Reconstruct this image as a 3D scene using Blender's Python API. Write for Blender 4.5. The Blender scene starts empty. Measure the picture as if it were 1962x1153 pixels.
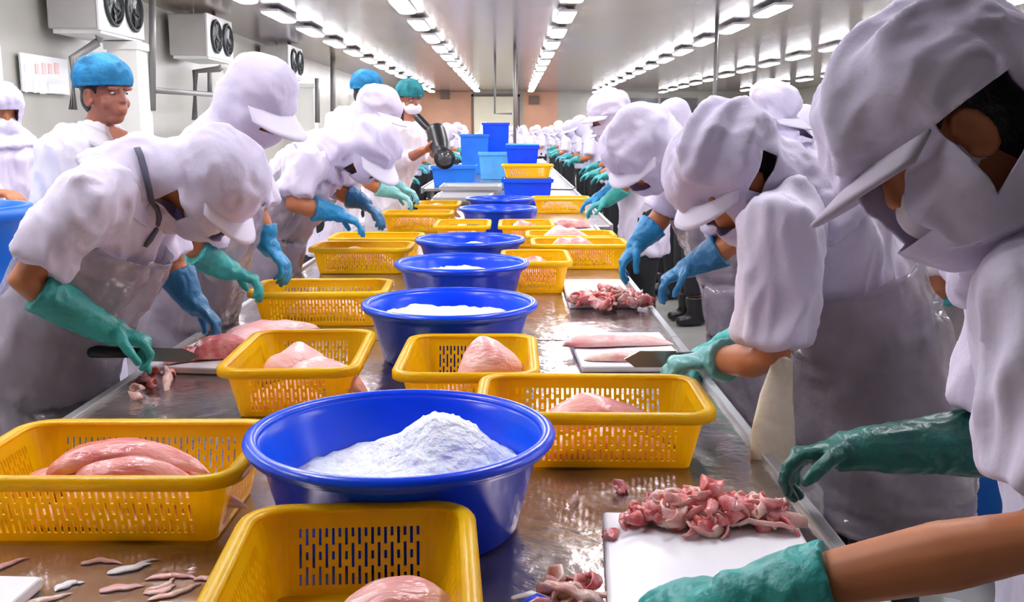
import bpy, bmesh, math, random
from mathutils import Vector, Matrix, noise
V = Vector
random.seed(7)
SC = bpy.context.scene
COL = SC.collection

# ------------------------------------------------------------------ camera, world, exposure
FPX, PITCH, CAMZ = 1900.0, math.radians(9.74), 1.48
cd = bpy.data.cameras.new('camera'); cam = bpy.data.objects.new('camera', cd); COL.objects.link(cam)
cam.location = (0, 0, CAMZ); cam.rotation_euler = (math.pi/2 - PITCH, 0, 0)
cd.sensor_width = 36.0; cd.lens = 36.0*FPX/1962.0; cd.clip_start = .05; cd.clip_end = 200
SC.camera = cam
w = bpy.data.worlds.new('world'); SC.world = w; w.use_nodes = True
w.node_tree.nodes['Background'].inputs[0].default_value = (.80, .80, .92, 1)
w.node_tree.nodes['Background'].inputs[1].default_value = .5
LIGHT_STRENGTH = 40.0
SC.view_settings.view_transform = 'Standard'; SC.view_settings.look = 'None'
SC.view_settings.exposure = 0.24; SC.cycles.max_bounces = 7; SC.cycles.glossy_bounces = 3; SC.view_settings.gamma = 1.0; SC.view_settings.use_curve_mapping = False

_c, _s = math.cos(PITCH), math.sin(PITCH)
def P(u, v, Y):
    """world point seen in the direction of photo pixel (u, v), Y metres down the hall"""
    a = (u-981)/FPX; k = (576.5-v)/FPX
    d = V((a, _c+k*_s, -_s+k*_c)); t = Y/d.y
    return V((d.x*t, Y, CAMZ+d.z*t))

# ------------------------------------------------------------------ materials
MATS = {}
def mat(name, col, rough=.5, metal=0., var=0., vscale=6., bump=0., bscale=30., trans=0., spec=.5, coat=0.,
        alpha=None, col2=None, stretch=None, sss=0., emit=None):
    if name in MATS: return MATS[name]
    m = bpy.data.materials.new(name); m.use_nodes = True; MATS[name] = m
    nt = m.node_tree; N = nt.nodes; L = nt.links
    b = N['Principled BSDF']; out = N['Material Output']
    b.inputs['Base Color'].default_value = (*col, 1); b.inputs['Roughness'].default_value = rough
    b.inputs['Metallic'].default_value = metal; b.inputs['Specular IOR Level'].default_value = spec
    b.inputs['Coat Weight'].default_value = coat
    if sss: b.inputs['Subsurface Weight'].default_value = sss; b.inputs['Subsurface Radius'].default_value = (.02, .008, .004); b.inputs['Subsurface Scale'].default_value = 1
    tc = N.new('ShaderNodeTexCoord'); mp = N.new('ShaderNodeMapping'); L.new(tc.outputs['Object'], mp.inputs[0])
    if stretch: mp.inputs['Scale'].default_value = stretch
    if var or col2:
        nz = N.new('ShaderNodeTexNoise'); nz.inputs['Scale'].default_value = vscale; nz.inputs['Detail'].default_value = 5
        L.new(mp.outputs[0], nz.inputs['Vector'])
        rp = N.new('ShaderNodeValToRGB'); rp.color_ramp.elements[0].position = .36; rp.color_ramp.elements[1].position = .66
        c2 = col2 if col2 else tuple(max(0, c*(1-var)) for c in col)
        rp.color_ramp.elements[0].color = (*c2, 1); rp.color_ramp.elements[1].color = (*col, 1)
        L.new(nz.outputs['Fac'], rp.inputs[0]); L.new(rp.outputs[0], b.inputs['Base Color'])
    if bump:
        n2 = N.new('ShaderNodeTexNoise'); n2.inputs['Scale'].default_value = bscale; n2.inputs['Detail'].default_value = 4
        L.new(mp.outputs[0], n2.inputs['Vector'])
        bp = N.new('ShaderNodeBump'); bp.inputs['Strength'].default_value = bump; bp.inputs['Distance'].default_value = .02
        L.new(n2.outputs['Fac'], bp.inputs['Height']); L.new(bp.outputs[0], b.inputs['Normal'])
    last = b.outputs[0]
    if trans:
        t = N.new('ShaderNodeBsdfTranslucent'); t.inputs[0].default_value = (*col, 1)
        mx = N.new('ShaderNodeMixShader'); mx.inputs[0].default_value = trans
        L.new(last, mx.inputs[1]); L.new(t.outputs[0], mx.inputs[2]); last = mx.outputs[0]
    if alpha is not None:
        t = N.new('ShaderNodeBsdfTransparent')
        mx = N.new('ShaderNodeMixShader'); mx.inputs[0].default_value = alpha
        L.new(t.outputs[0], mx.inputs[1]); L.new(last, mx.inputs[2]); last = mx.outputs[0]
    if emit:
        b.inputs['Emission Color'].default_value = (*emit[0], 1); b.inputs['Emission Strength'].default_value = emit[1]
    L.new(last, out.inputs[0])
    return m

M_COAT = mat('white_cotton', (.81, .75, .91), .8, var=.04, vscale=5, bump=.35, bscale=14, trans=.1)
M_HOOD = mat('hood_cotton', (.76, .70, .88), .85, var=.05, vscale=7, bump=.3, bscale=18, trans=.12)
M_SHIRT = mat('shirt_cotton', (.88, .84, .90), .8, bump=.3, bscale=14)
M_APRON = mat('clear_plastic_apron', (.50, .43, .50), .11, var=.3, vscale=5, bump=1.0, bscale=9, alpha=.56, spec=.9)
M_CREAM = mat('lit_apron_plastic', (.80, .70, .52), .35, var=.25, vscale=8, bump=.3, bscale=20)  # cream tone carries the light falling on an apron front
M_SKIN = mat('brown_skin', (.54, .19, .075), .5, var=.18, vscale=9, sss=.05)
M_FACE = mat('tan_skin', (.40, .14, .085), .5, var=.12, vscale=12, sss=.05)
M_HAIR = mat('dark_hair', (.018, .014, .016), .5, bump=.5, bscale=60)
M_TEAL = mat('teal_rubber', (.04, .44, .40), .42, var=.35, vscale=9, bump=.3, bscale=40)
M_AQUA = mat('pale_aqua_rubber', (.22, .58, .55), .42, var=.25, vscale=9, bump=.3, bscale=40)
M_GREEN = mat('dark_green_rubber', (.012, .20, .15), .4, col2=(.01, .07, .06), vscale=7, bump=.3, bscale=40)
M_BLUEG = mat('blue_rubber', (.015, .30, .62), .42, var=.35, vscale=8, bump=.3, bscale=40)
M_DKBLUEG = mat('deep_blue_rubber', (.02, .17, .36), .42, var=.35, vscale=8, bump=.3, bscale=40)
M_TROUSER = mat('black_cloth', (.012, .012, .016), .75, bump=.3, bscale=20)
M_GREYTR = mat('charcoal_cloth', (.06, .06, .07), .75, bump=.3, bscale=20)
M_BOOT = mat('white_rubber', (.72, .72, .72), .4)
M_MASK = mat('white_mask', (.82, .80, .86), .8, bump=.3, bscale=40)
M_NETB = mat('blue_hairnet', (.02, .33, .68), .7, var=.45, vscale=14, bump=.6, bscale=30, trans=.15)
M_NETT = mat('teal_hairnet', (.015, .32, .36), .7, var=.5, vscale=16, bump=.6, bscale=30, trans=.15)
M_VISOR = mat('visor_cloth', (.74, .70, .82), .8)
M_STRAP = mat('grey_strap', (.10, .10, .15), .7)
M_YEL = mat('yellow_plastic', (1.0, .72, .004), .32, col2=(1.0, .63, .003), vscale=5, bump=.05, bscale=60, trans=.45)
M_BLUE = mat('blue_plastic', (.002, .05, .92), .26, col2=(.002, .09, .85), vscale=3, trans=.06)
M_BLUE2 = mat('azure_plastic', (.01, .20, .80), .35, col2=(.01, .14, .68), vscale=3)
M_BLUE3 = mat('pale_blue_plastic', (.10, .42, .85), .35, var=.2)
M_ICE = mat('crushed_ice', (.92, .94, .98), .4, bump=.6, bscale=60, sss=.2, col2=(.83, .87, .92), vscale=18)
M_FISH = mat('pink_fillet', (.92, .50, .45), .28, col2=(.66, .17, .16), vscale=12, bump=.45, bscale=24, sss=.15, stretch=(.8, 1.8, 1.8))
M_FISH2 = mat('pale_fillet', (.94, .66, .62), .28, col2=(.84, .36, .34), vscale=12, bump=.45, bscale=24, sss=.15, stretch=(.8, 1.8, 1.8))
M_RED = mat('red_flesh', (.60, .05, .05), .25, col2=(.88, .36, .34), vscale=26, bump=.3, bscale=60, sss=.1)
M_TRIM = mat('pink_trimming', (.92, .50, .48), .25, col2=(.60, .08, .09), vscale=34, bump=.3, bscale=60, sss=.15)
M_TRIM2 = mat('pale_trimming', (.93, .72, .62), .25, col2=(.80, .40, .36), vscale=24, bump=.3, bscale=60, sss=.15)
M_BOARD = mat('white_board', (.90, .89, .92), .35, var=.06, vscale=8)
M_STEEL = mat('wet_steel', (.52, .46, .43), .20, metal=.85, col2=(.30, .25, .23), vscale=6, bump=.16, bscale=20)
M_STEELD = mat('steel_frame', (.45, .45, .46), .4, metal=.7)
M_BLADE = mat('knife_steel', (.42, .40, .40), .25, metal=.8)
M_BLACK = mat('black_plastic', (.012, .012, .014), .35)
M_FLOOR = mat('wet_floor', (.50, .48, .45), .18, col2=(.38, .36, .34), vscale=1.2, bump=.1, bscale=6)
M_CEIL = mat('ceiling_panel', (.20, .172, .225), .20, col2=(.20, .145, .095), vscale=.8, bump=.35, bscale=1.6, stretch=(1.3, .25, 1))  # purple and ochre mottling puts ceiling reflections into the colour
M_WALL = mat('wall_paint', (.44, .43, .39), .35, col2=(.34, .33, .29), vscale=.5, bump=.05, bscale=3)
M_WALLP = mat('pale_wall_panel', (.62, .68, .72), .3, var=.05, vscale=1)
M_COLUMN = mat('column_paint', (.80, .80, .76), .4, var=.05, vscale=2)
M_ORANGE = mat('orange_wall', (.68, .36, .22), .5, col2=(.56, .30, .20), vscale=.8)
M_CREAMD = mat('cream_curtain', (.82, .78, .60), .4, var=.1, vscale=.6)
M_BROWN = mat('brown_frame', (.16, .10, .08), .5)
M_DARK = mat('dark_glass', (.05, .05, .055), .2)
M_ACBODY = mat('cooler_casing', (.46, .44, .42), .4, var=.1, vscale=3)
M_ACFACE = mat('cooler_front', (.72, .72, .72), .4)
M_ACDARK = mat('fan_void', (.008, .012, .012), .5)
M_PIPE = mat('grey_pipe', (.16, .155, .15), .4)
M_HOUSING = mat('light_housing', (.8, .8, .82), .4)
M_LAMP = mat('lamp_diffuser', (1, 1, 1), .5, emit=((.96, .95, 1.0), LIGHT_STRENGTH))
M_SIGN = mat('sign_board', (.75, .76, .78), .4)
M_SIGNP = mat('sign_pink', (.80, .52, .50), .5)
M_REDL = mat('red_lamp', (.30, .03, .03), .4)

ORD = ['nearest', 'second nearest', 'third nearest', 'fourth nearest', 'fifth nearest', 'sixth nearest', 'seventh nearest', 'eighth nearest', 'ninth nearest', 'tenth nearest', 'eleventh nearest', 'twelfth nearest', 'thirteenth nearest', 'fourteenth nearest']
COUNT = {}
def ordinal(key, far):
    k = COUNT.get(key, 0); COUNT[key] = k+1
    return ORD[k] if k < len(ORD) else far
# ------------------------------------------------------------------ mesh helpers
def frame(d, wide):
    d = d.normalized(); a = wide - d*wide.dot(d)
    if a.length < 1e-4: a = V((1, 0, 0)) - d*d.x
    if a.length < 1e-4: a = V((0, 1, 0)) - d*d.y
    a.normalize(); return a, d.cross(a)
class MB:
    def __init__(s): s.v = []; s.f = []
    def add(s, vs, fs):
        o = len(s.v); s.v += [V(x) for x in vs]; s.f += [tuple(i+o for i in q) for q in fs]
    def box(s, x0, y0, z0, x1, y1, z1):
        s.add([(x0,y0,z0),(x1,y0,z0),(x1,y1,z0),(x0,y1,z0),(x0,y0,z1),(x1,y0,z1),(x1,y1,z1),(x0,y1,z1)],
              [(0,3,2,1),(4,5,6,7),(0,1,5,4),(1,2,6,5),(2,3,7,6),(3,0,4,7)])
    def loft(s, pts, rx, ry=None, wide=V((0,1,0)), n=14, round0=True, round1=True):
        pts = [V(p) for p in pts]; ry = ry or rx; m = len(pts); rings = []
        def ring(c, a, b, x, y): return [c + a*(x*math.cos(2*math.pi*i/n)) + b*(y*math.sin(2*math.pi*i/n)) for i in range(n)]
        for i, p in enumerate(pts):
            d = (pts[min(i+1, m-1)] - pts[max(i-1, 0)]); a, b = frame(d, V(wide)); d = d.normalized()
            if i == 0 and round0:
                r = min(rx[0], ry[0])
                for q in (.92, .7, .38): rings.append(ring(p - d*(r*q), a, b, rx[0]*math.sqrt(1-q*q), ry[0]*math.sqrt(1-q*q)))
            rings.append(ring(p, a, b, rx[i], ry[i]))
            if i == m-1 and round1:
                r = min(rx[-1], ry[-1])
                for q in (.38, .7, .92): rings.append(ring(p + d*(r*q), a, b, rx[-1]*math.sqrt(1-q*q), ry[-1]*math.sqrt(1-q*q)))
        vs = [v for r in rings for v in r]; fs = []
        for k in range(len(rings)-1):
            for i in range(n):
                j = (i+1) % n; fs.append((k*n+i, k*n+j, k*n+n+j, k*n+n+i))
        fs.append(tuple(reversed(range(n)))); fs.append(tuple(range((len(rings)-1)*n, len(rings)*n)))
        s.add(vs, fs)
    def tube(s, pts, r, n=8): s.loft(pts, [r]*len(pts), None, V((.3,.2,1)), n, False, False)
    def ell(s, c, r, M=None, n=14, m=9):
        vs = []; fs = []
        for j in range(1, m):
            t = math.pi*j/m
            for i in range(n):
                a = 2*math.pi*i/n; vs.append(V((r[0]*math.sin(t)*math.cos(a), r[1]*math.sin(t)*math.sin(a), r[2]*math.cos(t))))
        top = len(vs); vs += [V((0,0,r[2])), V((0,0,-r[2]))]
        for j in range(m-2):
            for i in range(n):
                k = (i+1) % n; fs.append((j*n+i, (j+1)*n+i, (j+1)*n+k, j*n+k))
        for i in range(n):
            k = (i+1) % n; fs.append((top, i, k)); fs.append((top+1, (m-2)*n+k, (m-2)*n+i))
        vs = [V(c)+v for v in vs]
        if M is not None: vs = [M @ v for v in vs]
        s.add(vs, fs)
    def lathe(s, prof, n=48, c=(0,0,0)):
        vs = []; fs = []; m = len(prof)
        for r, z in prof:
            for i in range(n):
                a = 2*math.pi*i/n; vs.append(V((c[0]+r*math.cos(a), c[1]+r*math.sin(a), c[2]+z)))
        for k in range(m-1):
            for i in range(n):
                j = (i+1) % n; fs.append((k*n+i, k*n+j, k*n+n+j, k*n+n+i))
        s.add(vs, fs)
    def mesh(s, name, smooth=True):
        me = bpy.data.meshes.new(name); me.from_pydata([tuple(v) for v in s.v], [], s.f); me.update()
        if smooth: me.polygons.foreach_set('use_smooth', [True]*len(me.polygons))
        return me
def bake(ob):
    dg = bpy.context.evaluated_depsgraph_get(); e = ob.evaluated_get(dg)
    me = bpy.data.meshes.new_from_object(e); old = ob.data; nm = ob.name
    bpy.data.objects.remove(ob); bpy.data.meshes.remove(old); me.name = nm
    me.polygons.foreach_set('use_smooth', [True]*len(me.polygons)); return me
def fuse(mb, voxel, smooth=6, name='fused', fac=.5):
    """union overlapping closed shapes into one continuous skin"""
    ob = bpy.data.objects.new(name, mb.mesh(name)); COL.objects.link(ob)
    r = ob.modifiers.new('r', 'REMESH'); r.mode = 'VOXEL'; r.voxel_size = voxel; r.use_smooth_shade = True
    if smooth: q = ob.modifiers.new('s', 'SMOOTH'); q.factor = fac; q.iterations = smooth
    return bake(ob)
def wrinkle(me, amp, sc, seed=0., ridge=True, inv=None):
    off = V((seed*3.1, seed*1.7, seed*5.3)); sc = V(sc) if not isinstance(sc, (int, float)) else V((sc, sc, sc))
    ns = [v.normal.copy() for v in me.vertices]
    for v, nn in zip(me.vertices, ns):
        c = inv @ v.co if inv is not None else v.co
        q = V((c.x*sc.x, c.y*sc.y, c.z*sc.z)) + off
        q = q + V((noise.noise(q*.6), noise.noise(q*.6+V((7,1,3))), 0))*.7
        n = noise.noise(q)
        h = (1-2.2*abs(n)) - .35 if ridge else n
        v.co += nn*(amp*h)
    me.update()
def obj(name, me, m=None, parent=None, loc=None):
    o = bpy.data.objects.new(name, me); COL.objects.link(o)
    if m is not None and me is not None and hasattr(me, 'materials'):
        if not me.materials: me.materials.append(m)
    if parent is not None: o.parent = parent
    if loc is not None: o.location = loc
    return o
def tag(o, label, cat, group=None, kind=None):
    o['label'] = label
    if cat: o['category'] = cat
    if group: o['group'] = group
    if kind: o['kind'] = kind
    return o
def struct(name, mb, m, label=None, parent=None):
    o = obj(name, mb.mesh(name, False), m, parent); o['kind'] = 'structure'
    if label: o['label'] = label
    return o
def bevel(o, wd=.004, seg=2):
    b = o.modifiers.new('bevel', 'BEVEL'); b.width = wd; b.segments = seg; b.limit_method = 'ANGLE'; return o
def shift(me, off):
    me.transform(Matrix.Translation(-V(off))); return me
def solid(o, t, off=0.):
    q = o.modifiers.new('solid', 'SOLIDIFY'); q.thickness = t; q.offset = off; return o
def empty(name, loc=(0,0,0)):
    o = bpy.data.objects.new(name, None); o.empty_display_size = .1; COL.objects.link(o); o.location = loc; return o
def copy_tree(o, parent=None):
    c = o.copy(); COL.objects.link(c); c.parent = parent
    for ch in o.children: copy_tree(ch, c)
    return c

# ------------------------------------------------------------------ the hall
XL, XR, YB, YF, ZC = -5.35, 13.0, -4.0, 48.0, 3.32
m = MB(); m.box(XL, YB, -.1, XR, YF, 0); struct('floor', m, M_FLOOR, 'pale wet factory floor')
m = MB(); m.box(XL, YB, ZC, XR, YF, ZC+.1); struct('ceiling', m, M_CEIL, 'grey glossy panelled ceiling with rows of lamps')
m = MB(); m.box(XL-.1, YB, 0, XL, YF, ZC); wl = struct('wall_left', m, M_WALL, 'beige wall along the left of the hall')
m = MB(); m.box(XR, YB, 0, XR+.1, YF, ZC); struct('wall_right', m, M_WALL, 'beige wall on the far right')
m = MB(); m.box(XL, YF, 0, XR, YF+.1, ZC); wf = struct('wall_far', m, M_WALL, 'wall closing the far end of the hall')
m = MB(); m.box(XL, YB-.1, 0, XR, YB, ZC); struct('wall_back', m, M_WALL, 'wall behind the viewpoint')
m = MB(); m.box(XL, 3, 0, XL+.04, 10.6, 2.35); bevel(struct('panel', m, M_WALLP, 'pale blue-grey wall lining', wl))
for y in (5.5, 8.05): 
    m = MB(); m.box(XL+.04, y-.02, 0, XL+.055, y+.02, 2.35); struct('panel_joint', m, M_COLUMN, None, wl)
for i, y in enumerate((12.5, 17.6, 23.5, 31)):
    m = MB(); m.box(XL+.38, y, 0, XL+.75, y+.42, 2.56); m.box(XL+.35, y-.03, 2.46, XL+.78, y+.45, 2.56); m.box(XL+.35, y-.03, 0, XL+.78, y+.45, .12)
    o = obj('column', m.mesh('column', False), M_COLUMN); bevel(o, .01)
    tag(o, ['white square column under the nearest wall cooler', 'white column on the left wall under the second cooler', 'white column on the left wall under the third cooler', 'white column furthest along the left wall'][i], 'column', 'columns along the left wall'); o['kind'] = 'structure'
# far wall fittings (children of the wall, real depth)
def farbox(name, u0, v0, u1, v1, t, m_, label=None, kind=True):
    a = P(u0, v1, YF); b = P(u1, v0, YF); q = MB(); q.box(a.x, YF-t, max(.0, a.z), b.x, YF, min(b.z, ZC)); return struct(name, q, m_, label, wf)
farbox('panel', 800, 176, 905, 300, .06, M_ORANGE, 'orange wall cladding left of the cream door')
farbox('panel', 1003, 176, 1068, 300, .06, M_ORANGE, 'orange wall cladding right of the cream door')
farbox('vent', 845, 177, 862, 190, .3, M_BROWN, 'small dark box on the orange wall')
farbox('vent', 1013, 184, 1033, 200, .3, M_BROWN, 'dark square box on the orange wall')
farbox('panel', 1180, 188, 1260, 216, .12, M_DARK); farbox('panel', 1265, 188, 1335, 216, .12, M_DARK)
farbox('panel', 1390, 190, 1420, 216, .12, M_DARK)
a = P(908, 300, YF); b = P(992, 181, YF)
m = MB(); m.box(a.x-.1, YF-.12, 0, a.x, YF, b.z); m.box(b.x, YF-.12, 0, b.x+.1, YF, b.z); m.box(a.x-.1, YF-.12, b.z-.1, b.x+.1, YF, b.z)
d1 = struct('door_1', m, M_BROWN, 'cream strip-curtain doorway at the far end')
nst = 7
for i in range(nst):
    x0 = a.x + (b.x-a.x)*i/nst; m = MB(); m.box(x0+.01, YF-.08 - .02*(i % 2), .02, x0+(b.x-a.x)/nst+.03, YF-.06-.02*(i % 2), b.z-.1); obj('strip', m.mesh('strip', False), M_CREAMD, d1)
# hanging pipes
def pipe(name, pts, r, label, group='pipes in the hall', m_=M_PIPE):
    q = MB(); q.tube(pts, r); o = obj(name, shift(q.mesh(name), pts[0]), m_, None, pts[0]); return tag(o, label, 'pipe', group)
pipe('drop_pipe', [V((.06, 22, ZC)), V((.06, 22, .9))], .035, 'thin dark pipe dropping from the ceiling mid-hall')
pipe('drop_pipe', [V((-.42, 25, ZC)), V((-.42, 25, 1.9)), V((.0, 25, 1.9))], .03, 'bent pipe hanging from the ceiling near the cream door')
pipe('drop_pipe', [V((.12, 30, ZC)), V((.12, 30, .9))], .05, 'brown pipe dropping from the ceiling right of the cream door', m_=M_BROWN)
pipe('drop_pipe', [V((3.4, 17, ZC)), V((3.4, 17, .9))], .03, 'pipe dropping from the ceiling above the right rows')
pipe('wall_pipe', [P(292, -20, 12.9), P(292, 212, 12.9)], .045, 'vertical grey pipe right of the white column')
pipe('wall_pipe', [P(282, 172, 13.0), P(420, 182, 16.5)], .04, 'horizontal grey pipe along the left wall')
pipe('wall_pipe', [P(190, 70, 11.6), P(186, 82, 11.6), P(140, 112, 11.4), P(140, 210, 11.4)], .05, 'bent drain pipe below the nearest cooler')
pipe('wall_pipe', [P(425, 128, 16), P(420, 132, 16), P(374, 137, 15.8), P(373, 230, 15.8)], .05, 'bent drain pipe below the second cooler')
pipe('wall_pipe', [P(402, 130, 16.2), P(402, 185, 16.2)], .04, 'short vertical pipe under the second cooler')
pipe('wall_pipe', [P(638, 105, 26), P(638, 235, 26)], .07, 'tall dark pipe on the far left wall')
pipe('wall_pipe', [P(608, 150, 23), P(608, 235, 23)], .06, 'dark pipe under the third cooler')

# wall sign with shapeless marks, red lamp
sg = empty('notice_board', (XL+.06, 9.4, 1.9)); tag(sg, 'pale notice board with white and pink marks on the left wall', 'notice board')
def wallrect(name, u0, v0, u1, v1, X, t, m_, parent):
    def onwall(u, v):
        aa = (u-981)/FPX; k = (576.5-v)/FPX; d = V((aa, _c+k*_s, -_s+k*_c)); tt = X/d.x; return V((X, d.y*tt, CAMZ+d.z*tt))
    p, q = onwall(u0, v0), onwall(u1, v1); q_ = MB(); q_.box(X-t, min(p.y, q.y), min(p.z, q.z), X, max(p.y, q.y), max(p.z, q.z))
    me = shift(q_.mesh(name, False), parent.location); return obj(name, me, m_, parent)
XS = XL+.06
wallrect('board', 38, 100, 134, 182, XS, .02, M_SIGN, sg)
for u0, v0, u1, v1 in [(47,155,54,177),(64,155,71,178),(76,155,88,180),(93,160,128,180),(48,124,54,140)]: wallrect('white_mark', u0, v0, u1, v1, XS+.012, .012, M_BOARD, sg)
for u0, v0, u1, v1 in [(68,122,76,142),(81,120,90,143),(93,122,101,141),(105,120,114,142)]: wallrect('pink_mark', u0, v0, u1, v1, XS+.012, .012, M_SIGNP, sg)
q = MB(); c0 = V((XL+.1, 10.15, 2.07)); q.ell((0,0,0), (.06, .1, .075)); q.box(-.06, -.05, -.05, 0, .05, .05)
tag(obj('warning_lamp', q.mesh('warning_lamp'), M_REDL, None, c0), 'small dark red lamp on the left wall', 'lamp')

# evaporator coolers
def cooler(y0, label):
    r = empty('wall_cooler', (-4.9, y0, 2.62)); tag(r, label, 'cooler', 'coolers on the left wall')
    Lc, D, H = 1.35, .48, .62
    q = MB(); q.box(-D/2-.1, 0, 0, D/2-.02, Lc, H); bevel(obj('casing', q.mesh('casing', False), M_ACBODY, r), .015)
    q = MB(); q.box(D/2-.02, -.01, -.02, D/2+.02, Lc+.01, H+.01); fp = bevel(obj('front_panel', q.mesh('front_panel', False), M_ACFACE, r), .01)
    q = MB(); q.box(-D/2-.06, .04, -.05, D/2+.0, Lc-.04, 0); obj('drip_tray', q.mesh('drip_tray', False), M_ACFACE, r)
    for k in range(2):
        yc = Lc*(.28+.46*k)
        q = MB()
        prof = [(.245, 0), (.265, .03), (.24, .05), (.225, .02), (.22, .0), (.0, .002)]
        q.lathe(prof, 32); me = q.mesh('fan_ring'); me.transform(Matrix.Translation((D/2+.02, yc, H/2)) @ Matrix.Rotation(math.pi/2, 4, 'Y'))
        fr = obj('fan_ring', me, M_ACDARK, r)
        q = MB()
        for rr in (.06, .12, .18, .23):
            q.tube([V((D/2+.065, yc+rr*math.cos(t*math.pi/12), H/2+rr*math.sin(t*math.pi/12))) for t in range(25)], .003, 5)
        obj('fan_guard', q.mesh('fan_guard'), M_BLACK, fr)
        q = MB()
        for kk in range(5):
            an = kk*2*math.pi/5; c_, s_ = math.cos(an), math.sin(an)
            q.add([(D/2+.03, yc+.03*c_-.02*s_, H/2+.03*s_+.02*c_), (D/2+.045, yc+.03*c_+.03*s_, H/2+.03*s_-.03*c_), (D/2+.045, yc+.2*c_+.07*s_, H/2+.2*s_-.07*c_), (D/2+.03, yc+.2*c_-.05*s_, H/2+.2*s_+.05*c_)], [(0,1,2,3)])
        obj('fan_blade', q.mesh('fan_blade'), M_BLACK, fr)
    for yy in (.1, Lc-.1):
        q = MB(); q.box(-.03, yy-.02, H, .03, yy+.02, ZC-2.62); obj('hanger', q.mesh('hanger', False), M_PIPE, r)
cooler(11.55, 'nearest wall cooler with two black fans above white column')
cooler(15.6, 'second wall cooler with two dark fans')
cooler(21.2, 'third wall cooler with dark fans, smallest and furthest back')

# ceiling lights
def light_proto():
    r = empty('ceiling_light', (0, 0, 3.2))
    q = MB(); q.box(-.14, -.66, .03, .14, .66, .075); bevel(obj('housing', q.mesh('housing', False), M_HOUSING, r), .01)
    q = MB(); q.loft([(0,-.62,.015), (0,.62,.015)], [.125,.125], [.022,.022], V((1,0,0)), 12); obj('diffuser', q.mesh('diffuser'), M_LAMP, r)
    for y in (-.5, .5):
        q = MB(); q.tube([V((0,y,.07)), V((0,y,ZC-3.2))], .008, 6); obj('hanger', q.mesh('hanger'), M_PIPE, r)
    return r
lp = light_proto(); first = True
ROWS = [(-3.62, 'row nearest the left wall', 2.45, 13.5), (-1.56, 'row above the left workers', 2.5, 14.7), (.84, 'row above the right table edge', 2.6, 13.4), (3.85, 'row over the second table', 2.6, 15.2), (6.9, 'fourth row to the right', 2.7, 19.2), (10.2, 'rightmost row', 2.9, 18.)]
for X, nm, st, ph in ROWS:
    y = ph - st*math.floor((ph-1.2)/st)
    while y < 46.5:
        o = lp if first else copy_tree(lp); first = False
        o.location = (X, y, 3.2); tag(o, (ordinal(nm, 'far-off') + ' visible tube light in the ' if y > 13 else 'overhead tube light nearer than the picture edge in the ') + nm, 'ceiling light', 'ceiling lights, ' + nm); y += st

# ------------------------------------------------------------------ tables
TZ = .82
def table(x0, x1, y0, y1, label):
    r = empty('processing_table', ((x0+x1)/2, (y0+y1)/2, 0)); tag(r, label, 'table', 'steel processing tables')
    hx, hy = (x1-x0)/2, (y1-y0)/2
    q = MB(); q.box(-hx, -hy, TZ-.035, hx, hy, TZ); bevel(obj('tabletop', q.mesh('tabletop', False), M_STEEL, r), .006)
    for s in (-1, 1):
        q = MB(); q.box(s*hx-.012, -hy, TZ-.06, s*hx+.012, hy, TZ+.012); bevel(obj('edge_lip', q.mesh('edge_lip', False), M_STEELD, r), .004)
    for sx in (-1, 1):
        for sy in (-1, 1):
            q = MB(); c = V((sx*(hx-.12), sy*(hy-.1), 0)); q.tube([c+V((0,0,.0)), c+V((0,0,TZ-.035))], .024, 10); lg = obj('leg', q.mesh('leg'), M_STEELD, r)
    q = MB(); q.box(-hx+.14, -hy+.1, .22, hx-.14, hy-.1, .24); obj('shelf', q.mesh('shelf', False), M_STEELD, r)
table(-1.02, .52, .75, 3.1, 'nearest steel table under the front crates and basin')
table(-1.02, .52, 3.105, 5.6, 'second steel table along the line of basins')
table(-1.05, .58, 5.605, 6.95, 'third steel table with low yellow crates')
table(-.76, .70, 6.955, 11.2, 'fourth steel table with bare left side')
for i, y in enumerate((11.6, 14.6, 17.6, 21)): table(-1.05, .72, y, y+2.8, ['fifth', 'sixth', 'seventh', 'eighth'][i] + ' steel table down the central line')
for i, y in enumerate((1.6, 4.4, 7.2, 10.0, 13, 16)): table(2.15, 3.7, y, y+2.7, ORD[i] + ' steel table in the second line on the right')
for i, y in enumerate((8, 12, 16)): table(5.6, 7.1, y, y+2.7, ORD[i] + ' steel table in the third line on the right')

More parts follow.
